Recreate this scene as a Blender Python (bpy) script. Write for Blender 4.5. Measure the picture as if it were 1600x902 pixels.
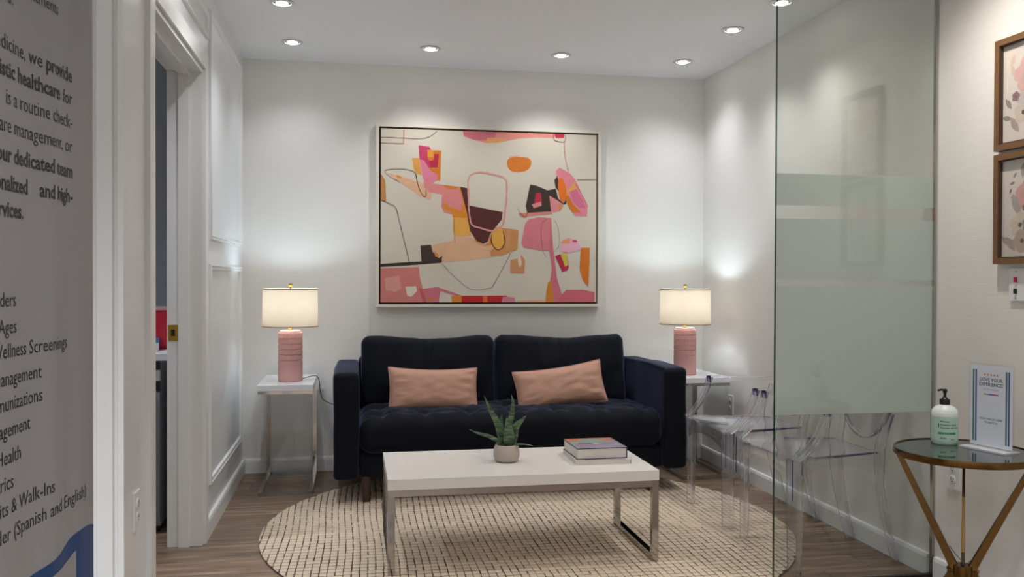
import bpy, bmesh, math, random
from mathutils import Vector, Matrix, noise
from mathutils.geometry import tessellate_polygon
random.seed(7)
PI = math.pi
for o in list(bpy.data.objects): bpy.data.objects.remove(o, do_unlink=True)
SC = bpy.context.scene
COL = SC.collection

# ------------------------------------------------------------------ camera
cam_d = bpy.data.cameras.new('camera'); cam = bpy.data.objects.new('camera', cam_d); COL.objects.link(cam)
cam_d.sensor_fit = 'HORIZONTAL'; cam_d.sensor_width = 36.0
cam_d.lens = 1374.53 / 1600 * 36.0
cam_d.clip_start = 0.05
_r = Vector((0.98421661, -0.17693264, 0.00353563)); _u = Vector((-0.0014244, 0.01205797, 0.99992629)); _b = Vector((-0.17696223, -0.9841491, 0.01161563))
cam.matrix_world = Matrix(((_r.x, _u.x, _b.x, 0), (_r.y, _u.y, _b.y, 0), (_r.z, _u.z, _b.z, 1.18367), (0, 0, 0, 1)))
SC.camera = cam

# ------------------------------------------------------------------ world, exposure
W = bpy.data.worlds.new('world'); SC.world = W; W.use_nodes = True
W.node_tree.nodes['Background'].inputs[0].default_value = (0.9, 0.95, 1.0, 1)
W.node_tree.nodes['Background'].inputs[1].default_value = 0.05
SC.view_settings.view_transform = 'Standard'; SC.view_settings.look = 'None'
SC.view_settings.gamma = 1.0; SC.view_settings.use_curve_mapping = False
SC.view_settings.exposure = 0.12
# lamp powers (watts) and colours, used by the builders of the fixtures below
P_ROW, P_SIDE, P_FRONT, P_LAMP = 10.5, 13.0, 22.0, 4.9
COOL = (0.90, 0.95, 1.0); NEUTRAL = (1.0, 0.97, 0.93); WARM = (1.0, 0.93, 0.83)

# ------------------------------------------------------------------ helpers
def lin(c):
    f = lambda v: v / 12.92 if v <= 0.04045 else ((v + 0.055) / 1.055) ** 2.4
    return tuple(f(v / 255.0) for v in c) + (1.0,)

def new_mat(name):
    m = bpy.data.materials.new(name); m.use_nodes = True
    nt = m.node_tree; b = nt.nodes['Principled BSDF']
    return m, nt, b

def mat(name, rgb, rough=0.5, metal=0.0, var=0.0, scale=30.0, bump=0.0, bscale=200.0, stretch=(1, 1, 1), spec=None, sheen=0.0, coat=0.0, emit=None):
    m, nt, b = new_mat(name)
    b.inputs['Base Color'].default_value = lin(rgb)
    b.inputs['Roughness'].default_value = rough; b.inputs['Metallic'].default_value = metal
    if spec is not None: b.inputs['Specular IOR Level'].default_value = spec
    if sheen:
        b.inputs['Sheen Weight'].default_value = sheen; b.inputs['Sheen Roughness'].default_value = 0.35
        b.inputs['Sheen Tint'].default_value = lin((150, 165, 215))
    if coat: b.inputs['Coat Weight'].default_value = coat
    if emit: b.inputs['Emission Color'].default_value = lin(emit[0]); b.inputs['Emission Strength'].default_value = emit[1]
    if var or bump:
        tc = nt.nodes.new('ShaderNodeTexCoord'); mp = nt.nodes.new('ShaderNodeMapping'); mp.inputs['Scale'].default_value = stretch
        nt.links.new(tc.outputs['Object'], mp.inputs[0])
    if var:
        n = nt.nodes.new('ShaderNodeTexNoise'); n.inputs['Scale'].default_value = scale; n.inputs['Detail'].default_value = 4
        nt.links.new(mp.outputs[0], n.inputs['Vector'])
        mx = nt.nodes.new('ShaderNodeMix'); mx.data_type = 'RGBA'
        c = lin(rgb); mx.inputs[6].default_value = tuple(max(0, v * (1 - var)) for v in c[:3]) + (1,); mx.inputs[7].default_value = tuple(min(1, v * (1 + var)) for v in c[:3]) + (1,)
        nt.links.new(n.outputs['Fac'], mx.inputs[0]); nt.links.new(mx.outputs[2], b.inputs['Base Color'])
    if bump:
        n2 = nt.nodes.new('ShaderNodeTexNoise'); n2.inputs['Scale'].default_value = bscale; n2.inputs['Detail'].default_value = 3
        nt.links.new(mp.outputs[0], n2.inputs['Vector'])
        bp = nt.nodes.new('ShaderNodeBump'); bp.inputs['Strength'].default_value = bump; bp.inputs['Distance'].default_value = 0.004
        nt.links.new(n2.outputs['Fac'], bp.inputs['Height']); nt.links.new(bp.outputs[0], b.inputs['Normal'])
    return m

def wall_mat(name, rgb):                                             # painted grasscloth: fine crossed threads
    m, nt, b = new_mat(name)
    b.inputs['Roughness'].default_value = 0.6
    tc = nt.nodes.new('ShaderNodeTexCoord')
    hs = []
    for st in ((6, 6, 260), (140, 140, 5)):
        mp = nt.nodes.new('ShaderNodeMapping'); mp.inputs['Scale'].default_value = st
        n = nt.nodes.new('ShaderNodeTexNoise'); n.inputs['Scale'].default_value = 1.0; n.inputs['Detail'].default_value = 2
        nt.links.new(tc.outputs['Object'], mp.inputs[0]); nt.links.new(mp.outputs[0], n.inputs['Vector']); hs.append(n)
    ad = nt.nodes.new('ShaderNodeMath'); ad.operation = 'ADD'
    nt.links.new(hs[0].outputs['Fac'], ad.inputs[0]); nt.links.new(hs[1].outputs['Fac'], ad.inputs[1])
    bp = nt.nodes.new('ShaderNodeBump'); bp.inputs['Strength'].default_value = 0.18; bp.inputs['Distance'].default_value = 0.002
    nt.links.new(ad.outputs[0], bp.inputs['Height']); nt.links.new(bp.outputs[0], b.inputs['Normal'])
    mx = nt.nodes.new('ShaderNodeMix'); mx.data_type = 'RGBA'; c = lin(rgb)
    mx.inputs[6].default_value = tuple(v * 0.95 for v in c[:3]) + (1,); mx.inputs[7].default_value = tuple(min(1, v * 1.04) for v in c[:3]) + (1,)
    nt.links.new(hs[0].outputs['Fac'], mx.inputs[0]); nt.links.new(mx.outputs[2], b.inputs['Base Color'])
    return m

def plank_mat(name):
    m, nt, b = new_mat(name)
    tc = nt.nodes.new('ShaderNodeTexCoord'); oi = nt.nodes.new('ShaderNodeObjectInfo')
    off = nt.nodes.new('ShaderNodeVectorMath'); off.operation = 'SCALE'; off.inputs[3].default_value = 37.0
    cv = nt.nodes.new('ShaderNodeCombineXYZ')
    for i in range(3): nt.links.new(oi.outputs['Random'], cv.inputs[i])
    nt.links.new(cv.outputs[0], off.inputs[0])
    av = nt.nodes.new('ShaderNodeVectorMath'); av.operation = 'ADD'
    nt.links.new(tc.outputs['Object'], av.inputs[0]); nt.links.new(off.outputs[0], av.inputs[1])
    mp = nt.nodes.new('ShaderNodeMapping'); mp.inputs['Scale'].default_value = (1.6, 22, 22); nt.links.new(av.outputs[0], mp.inputs[0])
    n = nt.nodes.new('ShaderNodeTexNoise'); n.inputs['Scale'].default_value = 1.6; n.inputs['Detail'].default_value = 7; n.inputs['Roughness'].default_value = 0.65; n.inputs['Distortion'].default_value = 0.6
    nt.links.new(mp.outputs[0], n.inputs['Vector'])
    cr = nt.nodes.new('ShaderNodeValToRGB'); e = cr.color_ramp.elements
    e[0].position = 0.3; e[0].color = lin((84, 66, 52)); e[1].position = 0.70; e[1].color = lin((172, 148, 126))
    k = cr.color_ramp.elements.new(0.5); k.color = lin((128, 105, 86))
    nt.links.new(n.outputs['Fac'], cr.inputs[0])
    hv = nt.nodes.new('ShaderNodeHueSaturation'); mr = nt.nodes.new('ShaderNodeMapRange'); mr.inputs[3].default_value = 0.82; mr.inputs[4].default_value = 1.14
    nt.links.new(oi.outputs['Random'], mr.inputs[0]); nt.links.new(mr.outputs[0], hv.inputs['Value']); nt.links.new(cr.outputs[0], hv.inputs['Color'])
    nt.links.new(hv.outputs[0], b.inputs['Base Color'])
    b.inputs['Roughness'].default_value = 0.42
    bp = nt.nodes.new('ShaderNodeBump'); bp.inputs['Strength'].default_value = 0.12; bp.inputs['Distance'].default_value = 0.002
    nt.links.new(n.outputs['Fac'], bp.inputs['Height']); nt.links.new(bp.outputs[0], b.inputs['Normal'])
    return m

def shader_mix(name, build):
    m = bpy.data.materials.new(name); m.use_nodes = True; nt = m.node_tree; nt.nodes.clear()
    out = nt.nodes.new('ShaderNodeOutputMaterial'); nt.links.new(build(nt), out.inputs[0]); return m

def thin_clear(name, tint, refl=1.0, rough=0.03, milk=0.0, milk_col=(0.86, 0.86, 0.92)):   # clear sheet: tinted see-through, mirror by Schlick's law, a little milkiness
    def build(nt):
        t = nt.nodes.new('ShaderNodeBsdfTransparent'); t.inputs[0].default_value = tint + (1,)
        g = nt.nodes.new('ShaderNodeBsdfGlossy'); g.inputs['Roughness'].default_value = rough; g.inputs[0].default_value = (0.95, 0.97, 1, 1)
        lw = nt.nodes.new('ShaderNodeLayerWeight'); lw.inputs[0].default_value = 0.5
        pw = nt.nodes.new('ShaderNodeMath'); pw.operation = 'POWER'; pw.inputs[1].default_value = 5.0; nt.links.new(lw.outputs['Facing'], pw.inputs[0])
        mr = nt.nodes.new('ShaderNodeMath'); mr.operation = 'MULTIPLY_ADD'; mr.inputs[1].default_value = 0.95 * refl; mr.inputs[2].default_value = 0.042 * refl; nt.links.new(pw.outputs[0], mr.inputs[0])
        base = t
        if milk:
            d = nt.nodes.new('ShaderNodeBsdfDiffuse'); d.inputs[0].default_value = milk_col + (1,)
            base = nt.nodes.new('ShaderNodeMixShader'); base.inputs[0].default_value = milk; nt.links.new(t.outputs[0], base.inputs[1]); nt.links.new(d.outputs[0], base.inputs[2])
        mx = nt.nodes.new('ShaderNodeMixShader'); nt.links.new(mr.outputs[0], mx.inputs[0]); nt.links.new(base.outputs[0], mx.inputs[1]); nt.links.new(g.outputs[0], mx.inputs[2])
        return mx.outputs[0]
    return shader_mix(name, build)

def frosted(name, col, dif):
    def build(nt):
        tl = nt.nodes.new('ShaderNodeBsdfTranslucent'); tl.inputs[0].default_value = col + (1,)
        df = nt.nodes.new('ShaderNodeBsdfDiffuse'); df.inputs[0].default_value = dif + (1,)
        tr = nt.nodes.new('ShaderNodeBsdfTransparent'); tr.inputs[0].default_value = (0.8, 0.86, 0.83, 1)
        a = nt.nodes.new('ShaderNodeMixShader'); a.inputs[0].default_value = 0.3; nt.links.new(tl.outputs[0], a.inputs[1]); nt.links.new(df.outputs[0], a.inputs[2])
        b = nt.nodes.new('ShaderNodeMixShader'); b.inputs[0].default_value = 0.14; nt.links.new(a.outputs[0], b.inputs[1]); nt.links.new(tr.outputs[0], b.inputs[2])
        return b.outputs[0]
    return shader_mix(name, build)

def shade_mat(name, col):
    def build(nt):
        tl = nt.nodes.new('ShaderNodeBsdfTranslucent'); tl.inputs[0].default_value = lin(col)
        df = nt.nodes.new('ShaderNodeBsdfDiffuse'); df.inputs[0].default_value = lin(col)
        a = nt.nodes.new('ShaderNodeMixShader'); a.inputs[0].default_value = 0.6; nt.links.new(tl.outputs[0], a.inputs[1]); nt.links.new(df.outputs[0], a.inputs[2])
        return a.outputs[0]
    return shader_mix(name, build)

def bx(bm, x0, x1, y0, y1, z0, z1, M=None):
    vs = [bm.verts.new(Vector(p) if M is None else M @ Vector(p)) for p in ((x0, y0, z0), (x1, y0, z0), (x1, y1, z0), (x0, y1, z0), (x0, y0, z1), (x1, y0, z1), (x1, y1, z1), (x0, y1, z1))]
    for f in ((0, 3, 2, 1), (4, 5, 6, 7), (0, 1, 5, 4), (1, 2, 6, 5), (2, 3, 7, 6), (3, 0, 4, 7)): bm.faces.new([vs[i] for i in f])

def bevel(bm, w, seg=2):
    es = [e for e in bm.edges if len(e.link_faces) == 2 and e.calc_face_angle(0) > 0.6]
    bmesh.ops.bevel(bm, geom=es, offset=w, segments=seg, affect='EDGES', profile=0.5, clamp_overlap=True)

def lathe(bm, prof, seg=32, c=(0, 0, 0), rfun=None):
    rings = []
    for r, z in prof:
        ring = []
        for i in range(seg):
            a = 2 * PI * i / seg; rr = r * (rfun(a, z) if rfun else 1)
            ring.append(bm.verts.new((c[0] + rr * math.cos(a), c[1] + rr * math.sin(a), c[2] + z)))
        rings.append(ring)
    for a, b in zip(rings, rings[1:]):
        for i in range(seg): bm.faces.new((a[i], a[(i + 1) % seg], b[(i + 1) % seg], b[i]))
    if prof[0][0] > 1e-5: bm.faces.new(rings[0][::-1])
    if prof[-1][0] > 1e-5: bm.faces.new(rings[-1])

def sweep(bm, pts, sec, ref, scales=None, closed=False):             # sec: 2-D outline (side, ref) swept along pts
    pts = [Vector(p) for p in pts]; rings = []; n = len(pts)
    for i, p in enumerate(pts):
        if closed: t = pts[(i + 1) % n] - pts[i - 1]
        else: t = pts[min(i + 1, n - 1)] - pts[max(i - 1, 0)]
        t.normalize(); rf = Vector(ref); s = t.cross(rf)
        if s.length < 1e-4: s = t.cross(Vector((1, 0, 0.01)))
        s.normalize(); u = s.cross(t); k = scales[i] if scales else 1
        rings.append([bm.verts.new(p + s * a * k + u * b * k) for a, b in sec])
    m = len(sec)
    pairs = list(zip(rings, rings[1:])) + ([(rings[-1], rings[0])] if closed else [])
    for a, b in pairs:
        for i in range(m): bm.faces.new((a[i], a[(i + 1) % m], b[(i + 1) % m], b[i]))
    if not closed: bm.faces.new(rings[0][::-1]); bm.faces.new(rings[-1])

def circ(r, n=8): return [(r * math.cos(2 * PI * i / n), r * math.sin(2 * PI * i / n)) for i in range(n)]
def rect(w, h): return [(-w / 2, -h / 2), (w / 2, -h / 2), (w / 2, h / 2), (-w / 2, h / 2)]
def smooth_path(pts, n=6):                                           # Catmull-Rom
    P = [Vector(p) for p in pts]; out = []
    for i in range(len(P) - 1):
        p0, p1, p2, p3 = P[max(i - 1, 0)], P[i], P[i + 1], P[min(i + 2, len(P) - 1)]
        for k in range(n):
            t = k / n
            out.append(0.5 * ((2 * p1) + (p2 - p0) * t + (2 * p0 - 5 * p1 + 4 * p2 - p3) * t * t + (3 * p1 - p0 - 3 * p2 + p3) * t ** 3))
    out.append(P[-1]); return out

def rbox(bm, sx, sy, sz, r, n=(12, 8, 8), k=4, c=(0, 0, 0), fn=None):   # rounded, finely divided box
    def axis(s, m):
        h = s / 2; core = [-(h - r) + (2 * (h - r)) * i / m for i in range(m + 1)]
        edge = [h - r + r * math.tan(PI / 4 * (i + 1) / k) for i in range(k)]
        return [-e for e in edge[::-1]] + core + edge
    A = [axis(s, m) for s, m in zip((sx, sy, sz), n)]; S = (sx / 2, sy / 2, sz / 2); cache = {}
    def vert(p):
        key = tuple(round(v, 6) for v in p)
        if key in cache: return cache[key]
        inner = Vector([max(-(S[i] - r), min(S[i] - r, p[i])) for i in range(3)]); d = Vector(p) - inner
        q = inner + (d.normalized() * r if d.length > 1e-9 else d)
        if fn: q = fn(q)
        cache[key] = bm.verts.new(q + Vector(c)); return cache[key]
    for ax in range(3):
        i, j = (ax + 1) % 3, (ax + 2) % 3
        for sgn in (-1, 1):
            for a in range(len(A[i]) - 1):
                for b in range(len(A[j]) - 1):
                    q = []
                    for (ia, ib) in ((a, b), (a + 1, b), (a + 1, b + 1), (a, b + 1)):
                        p = [0, 0, 0]; p[ax] = sgn * S[ax]; p[i] = A[i][ia]; p[j] = A[j][ib]; q.append(vert(p))
                    if sgn < 0: q.reverse()
                    try: bm.faces.new(q)
                    except ValueError: pass

def obj(name, bm, m, parent=None, smooth=False, fix=True):
    if fix: bmesh.ops.recalc_face_normals(bm, faces=bm.faces)
    me = bpy.data.meshes.new(name); bm.to_mesh(me); bm.free()
    if smooth:
        me.polygons.foreach_set('use_smooth', [True] * len(me.polygons))
        if smooth != 'all': me.set_sharp_from_angle(angle=math.radians(40))
    me.materials.append(m)
    o = bpy.data.objects.new(name, me); COL.objects.link(o)
    if parent is not None: o.parent = parent
    return o

def tag(o, label, cat, group=None):
    o['label'] = label; o['category'] = cat
    if group: o['group'] = group
    return o
def thing(name, label, cat, loc=(0, 0, 0), rz=0.0, group=None):
    o = bpy.data.objects.new(name, None); COL.objects.link(o); o.empty_display_size = 0.05
    o.location = loc; o.rotation_euler = (0, 0, rz)
    return tag(o, label, cat, group)
def struct(name, bm, m, parent=None, smooth=False):
    o = obj(name, bm, m, parent, smooth)
    o['kind'] = 'structure'; return o
def box_obj(name, x0, x1, y0, y1, z0, z1, m, parent=None, bev=0.0, kind=None):
    bm = bmesh.new(); bx(bm, x0, x1, y0, y1, z0, z1)
    if bev: bevel(bm, bev)
    o = obj(name, bm, m, parent)
    if kind: o['kind'] = kind
    return o
def dup(root, loc, rz=None, label=None):
    r = root.copy(); COL.objects.link(r); r.location = loc
    if rz is not None: r.rotation_euler = (0, 0, rz)
    if label: r['label'] = label
    for ch in list(root.children):
        c = ch.copy(); COL.objects.link(c); c.parent = r
        for g in list(ch.children):
            d = g.copy(); COL.objects.link(d); d.parent = c
    return r
def poly(bm, pts, z=0.0, M=None):
    vs = [bm.verts.new((M @ Vector((p[0], p[1], z))) if M else Vector((p[0], p[1], z))) for p in pts]
    for t in tessellate_polygon([[Vector((p[0], p[1], 0)) for p in pts]]):
        a, b, c = (Vector(pts[i][:2]) for i in t)
        if (b - a).cross(c - a) < 0: t = t[::-1]
        try: bm.faces.new([vs[i] for i in t])
        except ValueError: pass
def text_mesh(body, size, sx=1.0, bold=0.0, align='LEFT', res=2):
    cu = bpy.data.curves.new('lettering', 'FONT'); cu.body = body; cu.size = size; cu.offset = bold; cu.align_x = align; cu.resolution_u = res
    t = bpy.data.objects.new('lettering', cu); COL.objects.link(t)
    dg = bpy.context.evaluated_depsgraph_get(); me = bpy.data.meshes.new_from_object(t.evaluated_get(dg))
    bpy.data.objects.remove(t, do_unlink=True); bpy.data.curves.remove(cu)
    for v in me.vertices: v.co.x *= sx
    return me
def text_obj(name, body, size, m, parent, M=None, sx=1.0, bold=0.0, align='LEFT', warp=None):
    me = text_mesh(body, size, sx, bold, align); me.materials.clear(); me.materials.append(m)
    if warp:
        for v in me.vertices: v.co = warp(v.co)
    if M is not None: me.transform(M)
    o = bpy.data.objects.new(name, me); COL.objects.link(o); o.parent = parent
    return o

# ------------------------------------------------------------------ materials
M_WALL = wall_mat('grasscloth_wall', (227, 224, 219)); M_PAINT = mat('white_painted_wood', (229, 230, 230), 0.32)
M_CEIL = mat('ceiling_paint', (238, 239, 241), 0.7); M_EXAM = mat('blue_grey_paint', (190, 198, 204), 0.6)
M_PANEL = mat('satin_white_panel', (224, 226, 229), 0.3)
M_PLANK = plank_mat('vinyl_plank'); M_SUB = mat('plank_joint', (50, 41, 35), 0.8)
M_VELVET = mat('navy_velvet', (8, 10, 21), 0.8, sheen=0.40, bump=0.10, bscale=60, spec=0.2)
M_WOOD = mat('dark_walnut', (60, 42, 32), 0.4, var=0.3, stretch=(8, 8, 1))
M_PILLOW = mat('pink_chenille', (186, 142, 122), 0.85, var=0.14, scale=220, bump=0.5, bscale=420, sheen=0.2)
M_PIPING = mat('pillow_piping', (178, 128, 118), 0.8, bump=0.4, bscale=300)
M_CHROME = mat('polished_chrome', (176, 173, 170), 0.09, 1.0)
M_LACQ = mat('white_lacquer', (232, 228, 222), 0.22); M_LACQ2 = mat('white_gloss_top', (226, 228, 234), 0.12)
M_SHADE = shade_mat('linen_shade', (232, 221, 207)); M_TRIMTAN = mat('shade_tape', (196, 176, 150), 0.7)
M_PINK = mat('pink_ceramic', (208, 158, 152), 0.28); M_BRASS = mat('brass', (196, 150, 62), 0.22, 1.0)
M_AGED = mat('aged_brass', (108, 82, 46), 0.25, 1.0, var=0.3, scale=25)
M_SMOKE = mat('smoked_glass_top', (52, 56, 56), 0.04, spec=0.8)
M_POT = mat('stoneware_pot', (176, 164, 152), 0.6, var=0.05); M_SOIL = mat('potting_soil', (40, 32, 26), 0.9)
M_CORD = mat('grey_cord', (70, 68, 70), 0.5); M_PLASTIC = mat('white_plastic', (228, 228, 228), 0.35)
M_BLACK = mat('black_plastic', (16, 16, 18), 0.35); M_RUBBER = mat('black_channel', (22, 22, 24), 0.4)
M_CLEAR = thin_clear('clear_acrylic_sheet', (0.945, 0.94, 0.96), 1.7, 0.06, 0.035)
M_CLEAR2, nt, b = new_mat('clear_acrylic_moulding'); b.inputs['Base Color'].default_value = (0.94, 0.935, 0.965, 1); b.inputs['Transmission Weight'].default_value = 0.94; b.inputs['Roughness'].default_value = 0.04; b.inputs['IOR'].default_value = 1.49
M_EDGE = thin_clear('violet_acrylic_edge', (0.28, 0.28, 0.60), 1.0, 0.08)
M_GLASS = thin_clear('green_tinted_glass', (0.885, 0.908, 0.89), 1.2, 0.0)
M_GEDGE = thin_clear('green_glass_edge', (0.16, 0.30, 0.27), 1.0, 0.05)
M_FROST = frosted('frosted_film', (0.93, 0.96, 0.95), (0.80, 0.84, 0.83))

# ================================================================== room
XL, XR, YB, H = -0.659, 2.273, 5.505, 2.5
XW, YF, YN = -2.3, -2.2, 2.73       # far left of the front room, wall behind the camera, near wall face
bm = bmesh.new(); bx(bm, XW, XR, YF, YB + 0.1, -0.05, -0.006); floor = struct('floor', bm, M_SUB)
pw, pl = 0.178, 1.22
row = 0; y = -0.1
while y < YB:
    x = XW - random.random() * pl
    while x < XR:
        x0, x1, y1 = max(x, XW), min(x + pl, XR), min(y + pw, YB)
        if x1 - x0 > 0.03 and not (y > YB - 0.01):
            cx, cy = (x0 + x1) / 2, (y + y1) / 2; hx, hy = (x1 - x0) / 2 - 0.001, (y1 - y) / 2 - 0.001
            bm = bmesh.new(); bx(bm, -hx, hx, -hy, hy, -0.006, 0.0)
            o = obj('plank', bm, M_PLANK, floor); o.location = (cx, cy, 0)
        x += pl
    y += pw
bm = bmesh.new(); bx(bm, XW - 0.1, XR + 0.1, YF - 0.1, YB + 0.2, H, H + 0.1); struct('ceiling', bm, M_CEIL)
bm = bmesh.new(); bx(bm, XL - 0.15, XR + 0.1, YB, YB + 0.1, 0, H); struct('wall_back', bm, M_WALL)
bm = bmesh.new(); bx(bm, XR, XR + 0.1, YF, YB, 0, H); struct('wall_right', bm, M_WALL)
DY0, DY1, DZ = 3.066, 4.06, 2.10
bm = bmesh.new(); bx(bm, XL - 0.14, XL, DY1, YB, 0, H); bx(bm, XL - 0.14, XL, YN + 0.0, DY0, 0, H); bx(bm, XL - 0.14, XL, DY0, DY1, DZ, H)
struct('wall_left', bm, M_PANEL)
bm = bmesh.new(); bx(bm, XW, XL - 0.14, YN, YN + 0.1, 0, H); struct('wall_near_left', bm, M_PAINT)
bm = bmesh.new(); bx(bm, XW - 0.1, XW, YF, YB + 0.1, 0, H); struct('wall_far_left', bm, M_EXAM)
bm = bmesh.new(); bx(bm, XW, XR, YF - 0.1, YF, 0, H); struct('wall_front', bm, M_WALL)
bm = bmesh.new(); bx(bm, XW, XL - 0.14, YB, YB + 0.1, 0, H); struct('wall_exam_back', bm, M_EXAM)

def base_board(name, a, b, nrm, m=M_PAINT):
    a, b, n = Vector(a), Vector(b), Vector(nrm); bm = bmesh.new()
    prof = [(0, 0), (0.016, 0), (0.016, 0.072), (0.012, 0.085), (0.0, 0.088)]
    ra = [bm.verts.new(a + n * u + Vector((0, 0, v))) for u, v in prof]; rb = [bm.verts.new(b + n * u + Vector((0, 0, v))) for u, v in prof]
    for i in range(len(prof)): j = (i + 1) % len(prof); bm.faces.new((ra[i], ra[j], rb[j], rb[i]))
    bm.faces.new(ra); bm.faces.new(rb[::-1]); struct(name, bm, m)
base_board('baseboard_back', (XL + .016, YB, 0), (XR - .016, YB, 0), (0, -1, 0))
base_board('baseboard_left', (XL, DY1 + 0.075, 0), (XL, YB, 0), (1, 0, 0))
base_board('baseboard_right', (XR, 3.16, 0), (XR, YB, 0), (-1, 0, 0))
base_board('baseboard_right_near', (XR, YF, 0), (XR, 3.12, 0), (-1, 0, 0))

def moulding(name, y0, y1, z0, z1):                                  # picture-frame moulding on the left wall
    bm = bmesh.new(); w = 0.032
    prof = [(0, 0), (0.012, 0.002), (0.015, 0.008), (0.009, 0.014), (0.013, 0.020), (0.010, 0.027), (0, 0.032)]
    for ring_i in range(1):
        rings = []
        for (yy, zz, sy, sz) in ((y0, z0, 1, 1), (y1, z0, -1, 1), (y1, z1, -1, -1), (y0, z1, 1, -1)):
            rings.append([bm.verts.new((XL + h, yy + sy * d, zz + sz * d)) for h, d in prof])
        for i in range(4):
            a, b = rings[i], rings[(i + 1) % 4]
            for k in range(len(prof) - 1): bm.faces.new((a[k], b[k], b[k + 1], a[k + 1]))
    return struct(name, bm, M_PAINT, None, True)
moulding('trim_1', 4.235, 5.375, 1.355, 2.415)
moulding('trim_2', 4.235, 5.375, 0.222, 1.245)
moulding('trim_3', 2.86, 4.185, 2.262, 2.385)

# door opening to the exam room: casing, lining, stop, strike plate
door = bpy.data.objects.new('door_1', None); COL.objects.link(door); door['kind'] = 'structure'; door.location = (XL, DY0, 0)
def dpart(name, m, boxes, bev=0.0, smooth=False):
    bm = bmesh.new()
    for b in boxes: bx(bm, *b)
    if bev: bevel(bm, bev)
    o = obj(name, bm, m, None); o.parent = door; o.matrix_parent_inverse = Matrix.Translation((-XL, -DY0, 0)); return o
for (a, b) in ((DY1 + 0.004, DY1 + 0.075), (DY0 - 0.075, DY0 - 0.004)):
    dpart('casing', M_PAINT, [(XL, XL + 0.016, a, b, 0, DZ + 0.075)], 0.004)
dpart('casing', M_PAINT, [(XL, XL + 0.016, DY0 - 0.004, DY1 + 0.004, DZ + 0.004, DZ + 0.075)], 0.004)
dpart('jamb', M_PAINT, [(XL - 0.143, XL + 0.004, DY1 - 0.018, DY1 - 0.001, 0, DZ - 0.001)])
dpart('jamb', M_PAINT, [(XL - 0.143, XL + 0.004, DY0 + 0.001, DY0 + 0.018, 0, DZ - 0.001)])
dpart('jamb', M_PAINT, [(XL - 0.143, XL + 0.004, DY0 + 0.019, DY1 - 0.019, DZ - 0.019, DZ - 0.001)])
dpart('door_stop', M_PAINT, [(XL - 0.095, XL - 0.050, DY1 - 0.031, DY1 - 0.018, 0, DZ - 0.019)], 0.003)
dpart('door_stop', M_PAINT, [(XL - 0.095, XL - 0.050, DY0 + 0.018, DY0 + 0.031, 0, DZ - 0.019)], 0.003)
dpart('door_stop', M_PAINT, [(XL - 0.095, XL - 0.050, DY0 + 0.032, DY1 - 0.032, DZ - 0.031, DZ - 0.019)], 0.003)
s = dpart('strike_plate', M_BRASS, [(XL - 0.138, XL - 0.098, DY1 - 0.0205, DY1 - 0.018, 0.905, 0.975)], 0.001); s['label'] = 'brass strike plate'
dpart('latch_hole', M_BLACK, [(XL - 0.126, XL - 0.110, DY1 - 0.0215, DY1 - 0.0205, 0.925, 0.955)])
# stepped casing on the wall end facing the camera
bm = bmesh.new()
prof = [(-0.757, 0.0), (-0.757, -0.016), (-0.752, -0.021), (-0.745, -0.021), (-0.742, -0.010), (-0.735, -0.010), (-0.731, -0.019), (-0.689, -0.019), (-0.686, -0.006), (-0.679, -0.006), (-0.675, -0.014), (-0.659, -0.014), (-0.659, 0.0)]
a = [bm.verts.new((x, YN + d, 0)) for x, d in prof]; b = [bm.verts.new((x, YN + d, H)) for x, d in prof]
for i in range(len(prof)): j = (i + 1) % len(prof); bm.faces.new((a[i], a[j], b[j], b[i]))
bm.faces.new(a[::-1]); bm.faces.new(b); struct('trim_4', bm, M_PAINT)

# ------------------------------------------------------------------ glass partition
GY, GX0 = 3.139, 1.588
gp = thing('glass_partition', 'tall green tinted glass partition with frosted film bands standing at the right wall', 'partition', (GX0, GY, 0))
gx1 = XR - 0.004 - GX0
box_obj('glass_pane', 0.002, gx1, -0.004, 0.004, 0.012, H - 0.002, M_GLASS, gp)
e = box_obj('polished_edge', 0.0, 0.002, -0.005, 0.005, 0.012, H - 0.002, M_GEDGE, gp); e['label'] = 'dark green polished edge'
for (z0, z1) in ((1.468, 1.590), (1.182, 1.417), (0.660, 1.157)):
    f = box_obj('frosted_film', 0.003, gx1, 0.0045, 0.0052, z0, z1, M_FROST, gp); f['label'] = 'frosted band'
box_obj('floor_channel', 0.0, gx1, -0.010, 0.010, 0.0, 0.014, M_RUBBER, gp)
box_obj('wall_channel', gx1 - 0.008, gx1, -0.008, 0.008, 0.014, H - 0.002, M_CHROME, gp)

# ------------------------------------------------------------------ downlights
M_LENS = mat('lit_lens', (255, 255, 255), 0.4, emit=((255, 252, 246), 30.0))
M_RING = mat('white_ring', (222, 222, 222), 0.4); M_BAFFLE = mat('baffle', (150, 150, 150), 0.4)
def downlight_proto():
    r = thing('downlight', 'proto', 'ceiling light', (0, 0, H), 0, 'recessed ceiling downlights')
    bm = bmesh.new(); lathe(bm, [(0.040, -0.0005), (0.056, -0.0008), (0.060, -0.004), (0.056, -0.006), (0.042, -0.006), (0.040, -0.0005)], 32); obj('trim_ring', bm, M_RING, r, True)
    bm = bmesh.new(); lathe(bm, [(0.040, -0.0035), (0.028, -0.0030), (0.028, -0.0006), (0.040, -0.0006), (0.040, -0.0035)], 24); obj('gimbal', bm, M_BAFFLE, r, True)
    bm = bmesh.new(); lathe(bm, [(0.0, -0.0140), (0.018, -0.0125), (0.0275, -0.007), (0.0275, -0.001), (0.0, -0.001)], 24); obj('lens', bm, M_LENS, r, True)
    return r
dl0 = None
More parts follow.
